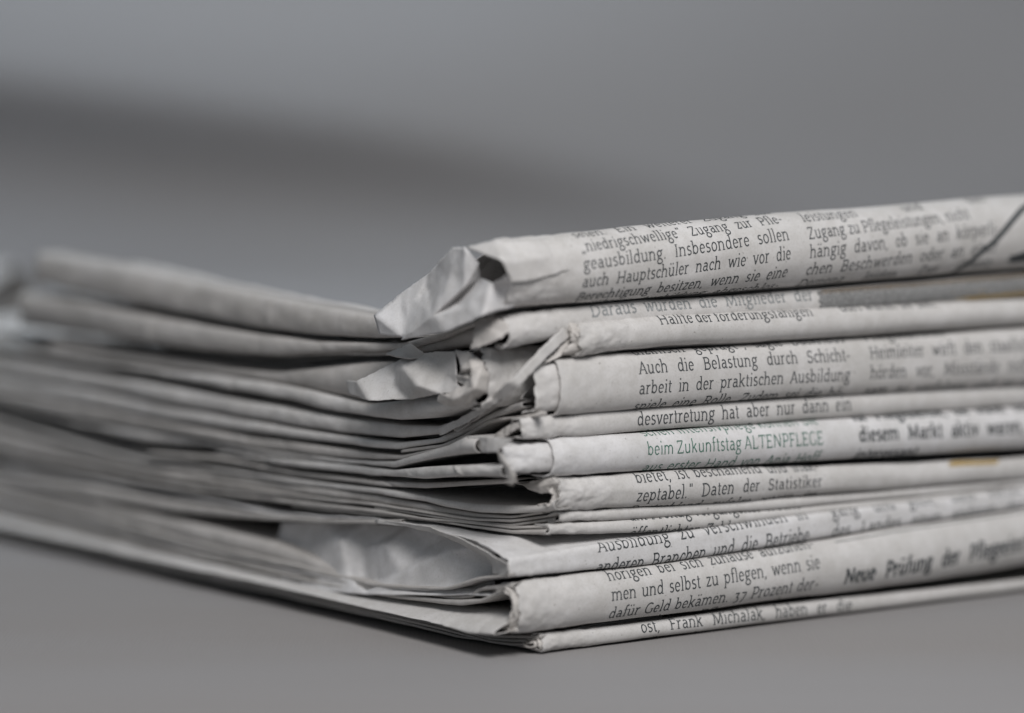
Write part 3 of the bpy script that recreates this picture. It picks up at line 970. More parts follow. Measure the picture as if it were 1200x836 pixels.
H1_ = paper_root('thinnest pale newspaper in the stack with no words showing, third line below the torn hollow', (655, 612))
RT = [(660, 599), (760, 594), (900, 585), (1050, 574), (1200, 562)]
RB = [(655, 612), (760, 607), (900, 597), (1050, 584), (1200, 569)]
u0 = U0(657, 606, .7)
T = [(630, 605), (600, 609), (560, 608), (500, 601), (440, 590), (342, 579), (251, 567), (173, 558), (91, 542), (0, 522)]
B = [(630, 613), (600, 617), (560, 614), (500, 605), (440, 596), (342, 585), (251, 573), (173, 563), (91, 548), (0, 533)]
sh = spine_sheet(H1_, u0, T, B, RT, RB, r=0.8, seed=9)
band(H1_, u0, [(654, 602)] + T, [(652, 605), (630, 608), (600, 613), (560, 611), (500, 603), (440, 593), (342, 582), (251, 570), (0, 528)], seed=43, mat=PAPER_DARK, creases=2)
band(H1_, u0, [(652, 606), (630, 610), (600, 614), (560, 612), (500, 604), (440, 594)], [(650, 611), (630, 613), (600, 617), (560, 614), (500, 605), (440, 596)], seed=44, mat=PAPER_DARK, creases=2, du=0.0004)

# ---- G
G_ = paper_root('newspaper with a dark torn mouth and fuzzy lip, printed bietet, ist beschämend', (655, 597))
RT = [(655, 560), (760, 553), (870, 546), (900, 549), (1050, 543), (1200, 535)]
RB = [(655, 599), (760, 593), (900, 584), (1050, 573), (1200, 561)]
u0 = U0(655, 583, 2)
T = [(620, 561), (560, 562), (500, 565), (440, 563), (342, 553), (291, 543), (251, 535), (173, 529), (91, 508), (0, 480)]
B = [(620, 605), (560, 602), (500, 592), (440, 581), (342, 571), (251, 559), (173, 550), (91, 534), (0, 510)]
sh = G_sh = spine_sheet(G_, u0, T, B, RT, RB, r=0.75, seed=12, rough=0.00025, wr=1.7)
spine_sheet(G_, u0, T, B, RT, RB, r=0.75, seed=12, du=-0.0006, inset=0.0009, vend=0.012, nu=44, mat=EDGE, name='inner_page', ns=36, nt_=24, rough=0.0004, wr=1.7)
band(G_, u0, [(612, 561), (560, 563), (500, 566), (440, 564), (342, 553), (291, 543), (251, 535), (173, 530)],
     [(608, 566), (560, 569), (500, 572), (440, 569), (342, 557), (291, 547), (251, 540), (173, 533)], seed=51, mat=PAPER_DARK, back=0.03)
band(G_, u0, [(653, 585), (640, 591), (620, 593), (560, 590), (520, 585), (470, 576), (440, 572), (400, 568), (342, 561), (251, 550), (173, 541), (91, 520), (0, 496)],
     [(653, 598), (630, 601), (600, 602), (560, 600), (500, 588), (470, 583), (440, 578), (342, 566), (251, 551), (173, 542), (91, 522), (0, 497)], seed=52, mat=PAPER, back=0.05)
band(G_, u0, [(640, 600), (600, 605), (560, 602), (500, 591), (440, 580), (342, 568), (251, 555), (173, 547), (91, 529), (0, 504)],
     [(636, 603), (600, 608), (560, 607), (500, 599), (440, 588), (342, 577), (251, 565), (173, 556), (91, 540), (0, 520)], seed=53, mat=PAPER_DARK, du=0.0006, creases=4)
facets(G_, u0, [(611, 568, -1), (630, 563, 1), (648, 560, 2), (655, 566, 1), (653, 574, 0), (645, 578, 1), (632, 578, 2), (619, 573, 1), (635, 570, 3)],
       [(0, 1, 8, 7), (1, 2, 3, 8), (3, 4, 5, 8), (5, 6, 7, 8)], name='torn_flap', mat=EDGE, noise=0.0003, soft=1, seed=5)
set_text(sh, ['bietet, ist beschämend und inak-', 'zeptabel.“ Daten der Statistiker', 'Deutschland zufolge waren im'], (745, 567), (962, 551), 0, pitch=3.2)

# ---- F
F_ = paper_root('newspaper with green print beim Zukunftstag ALTENPFLEGE and a torn hanging flap', (648, 556))
RT = [(650, 514), (760, 506), (900, 496), (1050, 486), (1200, 476)]
RB = [(650, 558), (760, 551), (900, 543), (1050, 534), (1200, 525)]
u0 = U0(649, 536, 2.3)
T = [(600, 514), (560, 513), (548, 513), (525, 524), (500, 531), (462, 541), (440, 541), (359, 534), (312, 529), (251, 520), (200, 512), (100, 497), (0, 474)]
B = [(600, 559), (560, 560), (500, 562), (440, 560), (400, 556), (342, 549), (291, 539), (251, 532), (173, 523), (91, 503), (0, 478)]
sh = spine_sheet(F_, u0, T, B, RT, RB, r=0.75, seed=14, mat=PAPER_COOL, rough=0.00006, wr=0.6)
F_u = u1 = U0(592, 540, 2)
spine_sheet(F_, u1, T, B, [(590, 517), (650, 515), (1200, 477)], [(600, 558), (650, 556), (1200, 524)], r=0.66, seed=15, du=0.0004, inset=0.0006, vend=0.004, uend=0.06, nu=60, mat=PAPER_COOL, name='inner_page', ns=44, nt_=16, rough=0.0004, wr=1.5)
F1T = [(560, 514), (548, 511), (525, 523), (500, 530), (462, 541), (440, 541), (359, 534), (312, 529), (251, 520), (200, 512), (100, 497), (0, 474)]
F1B = [(563, 531), (540, 533), (520, 536), (500, 540), (480, 544), (462, 549), (440, 546), (359, 537), (312, 533), (251, 523), (173, 517), (91, 497), (0, 473)]
band(F_, u1, F1T, F1B, seed=61, mat=PAPER, back=0.02, creases=3)
band(F_, u1, [(590, 545), (560, 545), (500, 547), (462, 551), (440, 549), (359, 540), (312, 536), (251, 531)],
     [(592, 559), (560, 559), (500, 561), (440, 557), (400, 553), (342, 545), (291, 536), (251, 532)], seed=62, mat=PAPER, back=0.03, creases=6, amp=1.3)
facets(F_, u1, [(548, 512, 0.5), (570, 512, 0), (600, 514, 1), (583, 530, 2), (566, 531, 0), (559, 524, -1)],
       [(0, 1, 5), (1, 2, 3, 4), (1, 4, 5)], name='torn_flap', mat=PAPER, soft=2, noise=0.0002, seed=2)
facets(F_, u1, [(583, 529, 3), (590, 534, 3.4), (597, 545, 3.6), (604, 556, 3.8), (605, 564, 3.4), (600, 568, 3), (596, 563, 3), (594, 552, 3), (588, 541, 3)],
       [(0, 1, 8), (1, 2, 7, 8), (2, 3, 7), (3, 4, 6, 7), (4, 5, 6)], name='torn_strip', mat=EDGE, sub=3, soft=1, noise=0.0003, seed=4)
set_text(sh, ['schen Intensivpflege können Sie', 'beim Zukunftstag ALTENPFLEGE', 'aus erster Hand von Anja Hoff'], (758, 534), (965, 521), 1, mat=INK_GREEN, serif=False, pitch=3.4, weight=0.85)
set_text(sh, ['für Pflegedienste, die bisher nicht', 'diesem Markt aktiv waren, ist', 'interessant'], (1008, 518), (1225, 506), 1, weight=1.7, pitch=3.5)

# ---- E
E_ = paper_root('thin newspaper with words desvertretung hat aber nur dann ein', (640, 511))
RT = [(620, 489), (760, 478), (900, 467), (1050, 459), (1200, 451)]
RB = [(640, 513), (760, 505), (900, 495), (1050, 485), (1200, 475)]
u0 = U0(615, 503, 1.5)
T = [(590, 497), (575, 501), (560, 508), (540, 515), (520, 523), (470, 533), (440, 530), (300, 512), (200, 497), (100, 478), (0, 458)]
B = [(590, 513), (560, 519), (540, 523), (520, 530), (470, 540), (440, 540), (359, 533), (312, 528), (200, 505), (100, 489), (0, 470)]
sh = spine_sheet(E_, u0, T, B, RT, RB, r=0.6, seed=16, rough=0.0003, wr=1.4)
band(E_, u0, [(610, 493), (598, 498), (584, 507), (560, 514), (520, 524), (470, 534), (440, 531), (300, 513), (200, 497), (100, 478), (0, 458)],
     [(608, 499), (592, 508), (575, 515), (545, 521), (520, 529), (470, 538), (440, 538), (359, 532), (312, 527), (200, 505), (100, 489), (0, 470)], seed=71, mat=PAPER_DARK, back=0.02)
facets(E_, u0, [(580, 512, 1), (592, 501, 1.5), (602, 496, 1.5), (612, 499, 2), (604, 504, 2), (592, 511, 2.2), (586, 515, 1.5)],
       [(0, 1, 6), (1, 2, 4, 5), (2, 3, 4), (1, 5, 6)], name='torn_flap', mat=EDGE, soft=1, noise=0.0003, seed=12)
set_text(sh, ['vertretung im Betrieb und die Lan-', 'desvertretung hat aber nur dann ein', 'schen Recht, wenn'], (745, 499), (998, 481), 1)

# ---- D
D_ = paper_root('newspaper printed Auch die Belastung durch Schicht, its outer page set back in an arc', (645, 486))
RT = [(650, 420), (760, 411), (900, 402), (1050, 393), (1200, 383)]
RB = [(640, 488), (760, 478), (900, 466), (1050, 459), (1200, 451)]
u0 = U0(657, 455, 2.9)
u1 = U0(632, 455, 2.5)
T = [(634, 424), (614, 446), (600, 455), (582, 468), (545, 498), (520, 508), (470, 514), (440, 512), (300, 492), (200, 474), (100, 454), (0, 438)]
B = [(610, 490), (590, 492), (570, 497), (540, 512), (500, 527), (470, 530), (440, 527), (300, 510), (200, 495), (100, 476), (0, 456)]
TD = [(640, 421), (620, 424), (600, 436)] + T[3:]
sh = spine_sheet(D_, u0, TD, B, RT, RB, r=0.62, seed=17, rough=0.00005, power=0.85, wr=0.5, ragged=0.4)
spine_sheet(D_, u1, TD, B, [(634, 423), (650, 421), (1200, 384)], [(625, 488), (650, 486), (1200, 450)], r=0.56, seed=18, inset=0.0006, vend=0.005, uend=0.06, nu=60, mat=PAPER, name='inner_page', ns=44, nt_=16, rough=0.00018, power=0.85, wr=1.2)
band(D_, u1, [(634, 441), (614, 447), (600, 455), (582, 472), (550, 494)], [(622, 468), (600, 474), (578, 483), (548, 503)], du=0.003, seed=81, mat=PAPER, back=0.004, bulge=0.6, lean=0.002)
band(D_, u1, [(622, 468), (600, 474), (578, 483), (560, 493), (540, 502), (515, 514), (470, 519), (440, 516), (300, 495), (200, 478), (100, 458), (0, 442)],
     [(612, 478), (595, 484), (575, 492), (560, 500), (545, 508), (520, 519), (470, 527), (440, 524), (300, 506), (200, 492), (100, 473), (0, 455)], seed=82, mat=PAPER, back=0.006, creases=4)
band(D_, u1, [(640, 483), (610, 487), (575, 490), (560, 499), (545, 509), (520, 520), (470, 527)], [(638, 488), (600, 491), (575, 496), (545, 513), (520, 524), (470, 531)], seed=83, mat=EDGE, back=0.006, creases=2)
set_text(sh, ['dizinisch geprägt“, sagte Backhaus', 'Auch die Belastung durch Schicht-', 'arbeit in der praktischen Ausbildung', 'spiele eine Rolle. Zudem sei die hö-', 'here Zahl der'], (749, 439), (998, 423), 1)
set_text(sh, ['Pflegekammer', 'Heimleiter wirft den staatlichen Be-', 'hörden vor, Missstände nicht wirk-', 'sam zu verfolgen und zu ahnden'], (1021, 421), (1250, 408), 1)
# glue stain
gs0, gu0 = find_su(sh, 645, 455)

# ---- C
C_ = paper_root('newspaper whose page ends sweep steeply down left, Hälfte der on its fold', (668, 412))
RT = [(668, 378), (760, 371), (900, 364), (1050, 357), (1200, 350)]
RB = [(668, 416), (760, 408), (900, 399), (1050, 390), (1200, 380)]
u0 = U0(674, 396, 2)
C1T = [(670, 378), (661, 386), (644, 401), (614, 435), (580, 468), (556, 483), (540, 491), (515, 499), (474, 498), (440, 495), (400, 489), (300, 470), (200, 451), (100, 434), (0, 418)]
C1B = [(668, 388), (655, 403), (635, 422), (614, 444), (582, 467), (560, 484), (540, 497), (515, 508), (470, 513), (440, 511), (400, 507), (300, 490), (200, 472), (100, 452), (0, 436)]
CT_, CB_ = [(655, 377), (600, 369), (560, 362)], [(655, 421), (600, 411), (560, 402)]
sh = C_sh = spine_sheet(C_, u0, CT_, CB_, RT, RB, r=0.85, vs=-0.0012, vend=0.006, sw=1e9, recess=0, seed=19, rough=0.0003, wr=1.5)
spine_sheet(C_, u0, CT_, CB_, RT, RB, r=0.85, vs=-0.0012, vend=0.006, sw=1e9, recess=0, seed=19, du=-0.0009, inset=0.0004, nu=40, mat=EDGE, name='inner_page', ns=30, nt_=16, rough=0.0005, wr=1.5)
band(C_, UB, trim([(x, y) for x, y in C1T if x < 590], 3), [(x, y) for x, y in C1B if x < 590], seed=91, mat=PAPER, back=0.02, creases=4)
facets(C_, UB, [(672, 377, 1, 'R'), (659, 385, 2, 'R'), (641, 401, 2.5, 'R'), (610, 434, 3, 'R'), (596, 447, 3, 'R'), (577, 465, 2.5), (556, 481, 2), (540, 490, 1.5), (512, 503, 1),
                (678, 386, 1, 'R'), (665, 397, 2, 'R'), (649, 410, 2.5, 'R'), (622, 438, 3, 'R'), (608, 452, 3, 'R'), (590, 467, 2.5), (566, 484, 2), (548, 495, 2), (516, 511, 1)],
       [(k, k + 1, k + 10, k + 9) for k in range(8)], name='page_end', mat=PAPER, seed=93, soft=1, noise=0.00022, thick=0.0003)
facets(C_, UB, [(676, 385, 1, 'R'), (664, 398, 1.5, 'R'), (650, 414, 1.5, 'R'), (636, 427, 1.5, 'R'), (680, 395, 1, 'R'), (669, 406, 2, 'R'), (658, 417, 2, 'R'), (648, 422, 2, 'R')],
       [(0, 1, 5, 4), (1, 2, 6, 5), (2, 3, 7, 6)], name='page_end', mat=EDGE, seed=94, soft=1, noise=0.0002)
facets(C_, UB, [(610, 442, 1, 'R'), (596, 454, 1, 'R'), (580, 468, 1), (556, 486, 0), (530, 503, 0), (616, 446, 2, 'R'), (602, 458, 2, 'R'), (588, 470, 2), (562, 489, 1), (536, 507, 0.5)],
       [(k, k + 1, k + 6, k + 5) for k in range(4)], name='page_end', mat=PAPER_DARK, seed=95, soft=1, noise=0.0002)
set_text(sh, ['und damit die dreijährigen', 'Hälfte der förderungsfähigen'], (773, 381), (955, 370), 1)
facets(C_, u0, [(659, 386, 2), (668, 378, 1, 1), (677, 379, 0.5, 1), (680, 388, 0.3, 1), (678, 396, 0.5, 1), (670, 402, 1), (660, 410, 1.5), (655, 412, 1), (661, 398, 2), (670, 389, 2.5)],
       [(0, 1, 9), (1, 2, 9), (2, 3, 9), (3, 4, 5, 9), (5, 8, 9), (5, 6, 7, 8), (0, 9, 8)], name='crushed_end', mat=EDGE, seed=52, soft=1, noise=0.0004, sheet=sh)
set_text(sh, ['ausgebildeten Fach-', 'dort waren sie den|'], (985, 366), (1200, 354), 1)

# ---- B2 (crushed one) and B, A
L_ = paper_root('crushed newspaper with a fuzzy curled end, squeezed under the top two', (580, 470))
RT = [(567, 408), (640, 402), (760, 393), (1200, 356)]
RB = [(567, 478), (640, 466), (760, 430), (1200, 380)]
L_u = u0 = U0(569, 440, -4)
T = [(540, 410), (500, 418), (480, 424), (440, 422), (400, 425), (330, 431), (270, 427), (200, 417), (120, 404), (60, 397), (0, 392)]
B = [(540, 482), (515, 490), (474, 493), (440, 490), (400, 485), (300, 466), (200, 446), (150, 437), (95, 429), (0, 412)]
sh = spine_sheet(L_, u0, T, B, RT, RB, r=0.6, vs=0.006, seed=22, rough=0.0004, wr=1.7, mat=PAPER)
band(L_, u0, trim([(500, 421), (480, 425), (440, 423), (400, 426), (330, 432), (270, 428), (200, 418), (120, 405), (60, 397)], 4),
     [(500, 438), (462, 458), (430, 469), (370, 455), (300, 443), (250, 436), (200, 431), (100, 417), (60, 412)], seed=101, mat=PAPER_DARK, du=0.0015, bulge=1.2)
band(L_, u0, [(562, 462), (540, 464), (515, 463), (480, 468), (433, 474), (400, 466), (370, 459), (300, 447), (250, 440), (200, 436), (100, 424), (0, 405)],
     trim([(562, 474), (540, 481), (515, 489), (474, 492), (440, 489), (400, 484), (300, 465), (200, 445), (150, 437), (95, 429), (0, 412)], -4), seed=102, mat=PAPER, bulge=1.3, rmax=0.006, creases=5, amp=1.4)
facets(L_, u0, [(405, 446, -1), (418, 447, 6), (462, 434, 1), (463, 452, 3), (433, 470, 8), (410, 462, 4),
                (474, 433, 6.5), (504, 413, 0), (510, 422, 0.5), (522, 439, 2), (489, 452, 8), (470, 421, -1), (485, 418, -2),
                (534, 412, 0), (535, 438, 3), (536, 450, 3), (515, 462, 5), (480, 468, 4), (545, 458, 3)],
       [(0, 1, 5), (1, 2, 3, 4), (1, 4, 5), (1, 11, 2), (2, 6, 3), (2, 11, 6), (11, 12, 6), (12, 7, 6), (6, 7, 8, 9, 10), (6, 10, 3), (7, 13, 8), (8, 13, 14, 9),
        (9, 14, 15), (9, 15, 16), (10, 9, 16), (10, 16, 17), (3, 10, 17), (3, 17, 4), (15, 18, 16)], mat=PAPER, seed=21, thick=0.00012, soft=1, noise=0.0001)
facets(L_, u0, [(534, 411, 0), (550, 412, 0.5, 1), (566, 425, 0.5, 1), (573, 440, 0.5, 1), (570, 460, 0.5, 1), (558, 471, 1, 1), (542, 477, 5), (527, 477, 5), (512, 470, 5), (515, 460, 6), (520, 463, 7),
                (544, 452, 5.5), (536, 447, 2), (536, 440, 3), (548, 436, 1), (553, 445, 6.5), (552, 432, 5), (556, 455, 7), (530, 470, 8), (561, 440, 5.5), (541, 434, 4)],
       [(0, 1, 16, 20), (1, 2, 16), (2, 19, 16), (16, 19, 15), (2, 3, 19), (3, 4, 17), (3, 17, 19), (19, 17, 15), (15, 17, 11), (17, 4, 5), (17, 5, 6, 18), (11, 17, 18), (11, 18, 10),
        (10, 18, 8, 9), (18, 7, 8), (18, 6, 7), (13, 20, 16, 14), (12, 13, 14, 15, 11)], name='torn_end', mat=EDGE, seed=30, soft=0, thick=0.0001, noise=0.00022, sub=4, sheet=sh)

B_ = paper_root('newspaper under the top one, grey print Daraus wurden, small white flap turned up', (600, 404))
RT = [(600, 369), (700, 356), (900, 342), (1050, 331), (1200, 318)]
RB = [(600, 407), (660, 396), (760, 383), (900, 373), (1050, 361), (1200, 348)]
u0 = U0(597, 388, 2)
T = [(570, 375), (556, 378), (520, 390), (470, 402), (440, 402), (372, 400), (300, 391), (200, 373), (100, 354), (30, 342)]
B = [(575, 406), (552, 408), (520, 414), (490, 417), (440, 418), (400, 418), (330, 425), (270, 420), (200, 410), (120, 398), (25, 386)]
sh = B_sh = spine_sheet(B_, u0, T, B, RT, RB, r=0.7, vs=0.0, seed=23, vend=0.128, mat=PAPER, rough=0.0002)
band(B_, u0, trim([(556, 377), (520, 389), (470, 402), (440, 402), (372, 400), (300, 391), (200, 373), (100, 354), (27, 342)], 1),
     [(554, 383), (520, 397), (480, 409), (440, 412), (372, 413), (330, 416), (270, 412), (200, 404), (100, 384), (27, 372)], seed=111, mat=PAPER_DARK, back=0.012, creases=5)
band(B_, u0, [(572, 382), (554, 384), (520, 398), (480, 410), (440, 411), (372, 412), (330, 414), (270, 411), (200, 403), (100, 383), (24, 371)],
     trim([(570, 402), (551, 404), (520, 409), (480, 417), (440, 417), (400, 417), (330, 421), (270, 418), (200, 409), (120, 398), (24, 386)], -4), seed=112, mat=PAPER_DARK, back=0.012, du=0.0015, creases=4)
facets(B_, u0, [(557, 378, 3), (566, 373, 2), (578, 372, 1.5), (590, 376, 1.5), (596, 381, 1.2), (596, 389, 1.5), (587, 397, 3), (574, 403, 4), (562, 407, 5), (551, 409, 5.5), (554, 400, 5.5), (555, 388, 4.5), (573, 387, 3.4)],
       [(0, 1, 12, 11), (1, 2, 12), (2, 3, 4, 12), (4, 5, 12), (5, 6, 7, 12), (7, 8, 10, 12), (8, 9, 10), (10, 11, 12)], name='turned_flap', mat=EDGE, seed=31, soft=2, noise=0.00015)
facets(B_, u0, [(452, 416, 2), (480, 402, -1), (498, 415, 1), (504, 421, 1), (478, 421, 4)], [(0, 1, 2, 4), (2, 3, 4)], mat=PAPER_DARK, seed=33, soft=2)
set_text(sh, ['worden und wird dies alle|', 'Daraus wurden die Mitglieder der'], (692, 372), (955, 352), 1, mat=INK_GREY, weight=1.3, size=1.1)

A_ = paper_root('top newspaper, thick rolled spine and a crumpled corner with a dark hole', (640, 357))
RT = [(600, 279), (640, 275), (760, 263), (900, 250), (1050, 240), (1200, 228)]
RB = [(600, 361), (640, 357), (760, 349), (900, 338), (1050, 325), (1200, 313)]
u0 = U0(601, 322, 5)
T = [(575, 285), (550, 293), (535, 300), (520, 312), (500, 334), (469, 356), (440, 372), (370, 361), (300, 347), (240, 335), (150, 314), (50, 297)]
B = [(566, 369), (524, 388), (500, 393), (470, 397), (440, 396), (372, 394), (300, 385), (200, 366), (100, 346), (45, 334)]
sh = A_sh = spine_sheet(A_, u0, T, B, RT, RB, r=0.82, seed=24, vend=0.135, mat=PAPER, rough=0.0001, wr=1.2, ns=60)
band(A_, u0, [(475, 380), (440, 371), (370, 360), (300, 346), (240, 334), (150, 313), (47, 296)],
     trim([(475, 396), (440, 396), (372, 394), (300, 385), (200, 366), (100, 346), (47, 334)], -2), seed=121, mat=PAPER_DARK, back=0.005, bulge=0.8, rmax=0.004, creases=4)
AV = [(439, 370, 6), (469, 344, 1), (500, 323, -1), (527, 294, 2), (531, 290, 2), (546, 290, 4), (588, 306, 5), (600, 332, 0.4, 1), (561, 309, 3), (543, 338, 5),
      (529, 320, 3.5), (486, 354, 1.5), (472, 395, 6), (507, 371, 8), (577, 332, 3.5), (593, 324, 5), (602, 359, 1, 1), (566, 370, 6), (524, 389, 7), (470, 399, 6),
      (563, 325, 0), (445, 392, 5), (502, 340, -0.5), (600, 318, 0, 1), (615, 300, 0, 1), (535, 352, 2), (540, 362, 6), (640, 276, 0), (590, 281, -1)]
AF = [(0, 1, 11, 12), (0, 12, 21), (1, 2, 22, 11), (2, 3, 10, 22), (3, 4, 5, 10), (10, 5, 9), (5, 8, 9), (22, 10, 9, 13), (11, 22, 13, 12),
      (9, 8, 20, 25), (13, 9, 25), (25, 20, 14, 26), (13, 25, 26), (12, 13, 26, 18, 19), (26, 14, 16, 17, 18), (14, 15, 7, 16)]
facets(A_, u0, AV, AF, mat=PAPER_COOL, seed=40, soft=1, noise=0.00013, thick=0.00012, sheet=sh)
facets(A_, u0, [(546, 290, 4), (588, 306, 5), (600, 332, 0.8, 1), (625, 328, 0.5, 1), (650, 322, 0.2, 1), (668, 316, 0.1, 1), (645, 300, 0.6, 1), (620, 282, 0.5, 1), (583, 281, 0.3, 1), (612, 305, 1.1, 1), (640, 281, 0.1, 1)],
       [(0, 1, 9, 8), (1, 2, 3, 9), (3, 6, 9), (3, 4, 6), (4, 5, 6), (8, 9, 7), (9, 6, 7), (7, 6, 10), (6, 5, 10)], mat=PAPER, seed=44, thick=0.00012, soft=1, noise=0.0001, sheet=sh)
set_text(sh, ['die Zahl der Ausbildungsplätze', 'seien. Ein weiterer Zugang zur', '„niedrigschwellige“ Zugang zur Pfle-', 'geausbildung. Insbesondere sollen', 'auch Hauptschüler nach wie vor die', 'Berechtigung besitzen, wenn sie eine', 'dreijährige Ausbildung abgeschlos-'], (680, 337), (928, 304), 4, pitch=3.0, size=0.93)
set_text(sh, ['leistungen und den', 'Zugang zu Pflegeleistungen, nicht|', 'hängig davon, ob sie an körperli-', 'chen Beschwerden oder an einer', 'Demenz leiden. Das Gesetz'], (948, 303), (1170, 274), 2, pitch=3.0, size=0.93)

CS = [find_su(A_sh, x, y) for x, y in [(1210, 236), (1197, 246), (1184, 262), (1168, 280), (1148, 298), (1124, 314), (1096, 328)]]
CS = np.array(CS)
kk = np.linspace(0, len(CS) - 1, 90)
CS = np.stack([smooth_interp(kk, np.arange(len(CS)), CS[:, 0], 0.6), smooth_interp(kk, np.arange(len(CS)), CS[:, 1], 0.6)], 1)
print_strokes(A_sh, [(CS + np.array([[0, o_]]), 0.0003) for o_ in (-0.0004, 0, 0.0004)], INK, 'printed_arc', A_sh.o)
print_area(A_sh, (1188, 302), (1235, 296), 1.0, 1.2, INK, 'printed_block', 3, 1.5)
print_area(B_sh, (960, 352), (1240, 330), 1.9, 2.1, INK_SLATE, 'printed_picture', 1, 0.5)
print_area(B_sh, (962, 343), (1240, 320), 0.5, 0.4, INK_BROWN, 'printed_strip', 2, 1.5)
print_area(B_sh, (1125, 345), (1240, 335), 0.5, 1.6, INK_OCHRE, 'printed_block', 5, 3)
print_area(G_sh, (885, 546), (1240, 527), 0.9, 0.35, INK, 'gap_shade_strip', 1, 2.0)  # black strip painted in for the shade of the gap above
print_area(G_sh, (1112, 543), (1170, 540), 0.5, 1.0, INK_OCHRE, 'printed_block', 6, 1.0)

fibres(G_, edge_of(G_sh, 0.1, 0.98), 110, 0.0008, 1)
fibres(J_, edge_of(J_sh, 0.05, 0.95), 50, 0.0004, 2)
fibres(F_, [pt_left(x, y, u_, 0.0036) for x, y, u_ in [(585, 530, F_u), (592, 540, F_u), (598, 550, F_u), (604, 562, F_u), (600, 568, F_u), (596, 564, F_u)]], 50, 0.0006, 3)
fibres(L_, [pt_left(x, y, L_u, 0.0060) for x, y in [(545, 425), (556, 440), (558, 455), (550, 470), (532, 474), (515, 466)]], 90, 0.0006, 4)
fibres(C_, edge_of(C_sh, 0.0, 0.9), 60, 0.0005, 5)


# ================================================================== the grey cloth the stack lies on, hung up behind it
def cloth_mat():
    m, nt, b = nodes_of('grey_cloth')
    N, Lk = nt.nodes, nt.links
    tc = N.new('ShaderNodeTexCoord')
    n1 = N.new('ShaderNodeTexNoise')
    n1.inputs['Scale'].default_value = 5
    n1.inputs['Detail'].default_value = 3
    mp = N.new('ShaderNodeMapping')
    mp.inputs['Scale'].default_value = (0.5, 2.5, 1)
    Lk.new(tc.outputs['Object'], mp.inputs['Vector'])
    Lk.new(mp.outputs[0], n1.inputs['Vector'])
    r = N.new('ShaderNodeValToRGB')
    r.color_ramp.elements[0].position = 0.3
    r.color_ramp.elements[1].position = 0.7
    r.color_ramp.elements[0].color = (0.250, 0.236, 0.228, 1)
    r.color_ramp.elements[1].color = (0.270, 0.265, 0.268, 1)
    Lk.new(n1.outputs['Fac'], r.inputs['Fac'])
    Lk.new(r.outputs[0], b.inputs['Base Color'])
    b.inputs['Roughness'].default_value = 0.7
    b.inputs['Specular IOR Level'].default_value = 0.3
    # woven thread relief
    wv = []
    for ax in (0, 1):
        w = N.new('ShaderNodeTexWave')
        w.bands_direction = 'X' if ax == 0 else 'Y'
        w.inputs['Scale'].default_value = 420
        w.inputs['Distortion'].default_value = 1.5
        w.inputs['Detail'].default_value = 2
        Lk.new(tc.outputs['Object'], w.inputs['Vector'])
        wv.append(w)
    ad = N.new('ShaderNodeMath')
    ad.operation = 'ADD'
    Lk.new(wv[0].outputs['Fac'], ad.inputs[0])
    Lk.new(wv[1].outputs['Fac'], ad.inputs[1])
    bp = N.new('ShaderNodeBump')
    bp.inputs['Strength'].default_value = 0.12
    bp.inputs['Distance'].default_value = 0.00012
    Lk.new(ad.outputs[0], bp.inputs['Height'])
    Lk.new(bp.outputs['Normal'], b.inputs['Normal'])
    return m


CLOTH = cloth_mat()


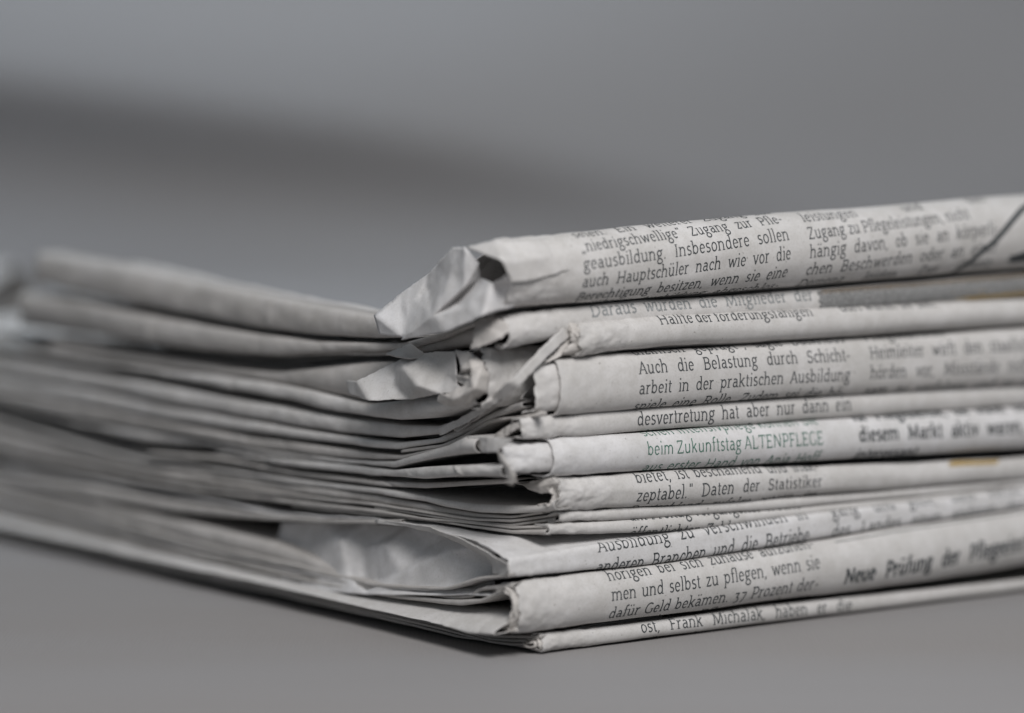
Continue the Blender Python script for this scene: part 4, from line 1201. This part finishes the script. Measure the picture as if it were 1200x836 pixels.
def cloth():
    xs = np.linspace(-1.4, 1.4, 220)
    wall_y, R = 0.53, 0.02
    d = np.unique(np.concatenate([np.linspace(-1.6, -0.35, 16), np.linspace(-0.35, 0.2, 150), np.linspace(0.2, 0.5, 30),
                                  np.linspace(0.5, 0.72, 120), np.linspace(0.72, 1.9, 40)]))
    X, Dg = np.meshgrid(xs, d, indexing='ij')
    a = np.clip((Dg - wall_y) / R, 0, math.pi / 2)
    over = np.maximum(Dg - wall_y - R * math.pi / 2, 0)
    Y = np.minimum(Dg, wall_y) + R * np.sin(a)
    Z = R * (1 - np.cos(a)) + over
    flat = Dg < wall_y
    # shallow folds of the cloth on the table, clear of the stack
    away = np.clip((-0.035 - Y) / 0.05, 0, 1)
    f = np.exp(-(((Y + 0.085 + 0.10 * X) / 0.016) ** 2)) * 0.0026
    f += np.exp(-(((Y + 0.135 - 0.22 * X) / 0.010) ** 2)) * 0.0020
    f += np.exp(-(((Y + 0.178 + 0.05 * X) / 0.0022) ** 2)) * 0.00035 * np.clip((-0.02 - X) / 0.03, 0, 1)
    f += (fbm(X * 7, Y * 16, 3)) * 0.0012
    Z = Z + np.where(flat, f * away, 0)
    # the hanging part: one long drape shaped to shade a dark band, softer ones
    wallw = np.clip((Z - 0.004) / 0.02, 0, 1) * np.clip(over * 1e3, 0, 1)
    dist = 0.55 - CAM[1]
    line = CAM[2] - dist * np.tan(PITCH + (np.interp(X / dist * FP + 600, [-600, 0, 400, 850, 1500], [30, 82, 135, 215, 330]) - 418) / FP)
    q = Z - line
    amp = np.interp(X / dist * FP + 600, [-900, 0, 350, 650, 900, 1300], [0.021, 0.0195, 0.015, 0.009, 0.003, 0.0015])
    ridge = np.where(q > 0, np.exp(-(q / 0.055) ** 2), np.exp(-(q / 0.019) ** 2))
    Y = Y - wallw * (amp * ridge + 0.004 * fbm(X * 5 + 3, Z * 9, 2))
    Z = Z - 0.0003
    P = np.stack([X, Y, Z], -1)
    o = link('backdrop', grid_mesh('backdrop', P, flip=False), CLOTH)
    o['kind'] = 'structure'
    return o


cloth()

# a loose crumpled bundle lying farther back, far out of focus
X_ = thing('newspaper', 'blurred pale crumpled newspaper at the picture edge, behind the far end of the stack', 'newspaper', (-0.14, 0.22, 0.0))
def far_roll():
    th = np.linspace(0, 2 * math.pi, 49)
    t = np.linspace(0, 1, 40)
    T_, H_ = np.meshgrid(t, th, indexing='ij')
    c0 = np.array([-0.292, 0.31, 0.024])
    ax = np.array([0.166, -0.03, 0.0])
    n1 = np.array([0.3, 0.95, 0.0])
    rr = 1 + 0.13 * fbm(T_ * 6, np.cos(H_) * 2 + np.sin(H_) * 3, 3)
    P = c0 + T_[..., None] * ax + (np.cos(H_) * 0.022 * rr)[..., None] * n1 + (np.sin(H_) * 0.0235 * rr)[..., None] * EZ
    o = link('outer_page', grid_mesh('outer_page', P), PAPER_DARK, X_)
    P2 = P[:, :, :] * 1.0
    c = P.mean(1, keepdims=True)
    o2 = link('inner_page', grid_mesh('inner_page', c + (P - c) * np.array([0.8, 0.8, 0.8]) + np.array([-0.004, 0.001, 0.0])), PAPER, X_)
    solid(o, 0.0005)
    solid(o2, 0.0005)
far_roll()


for o in SC.objects:
    if '_w' in o:
        del o['_w']
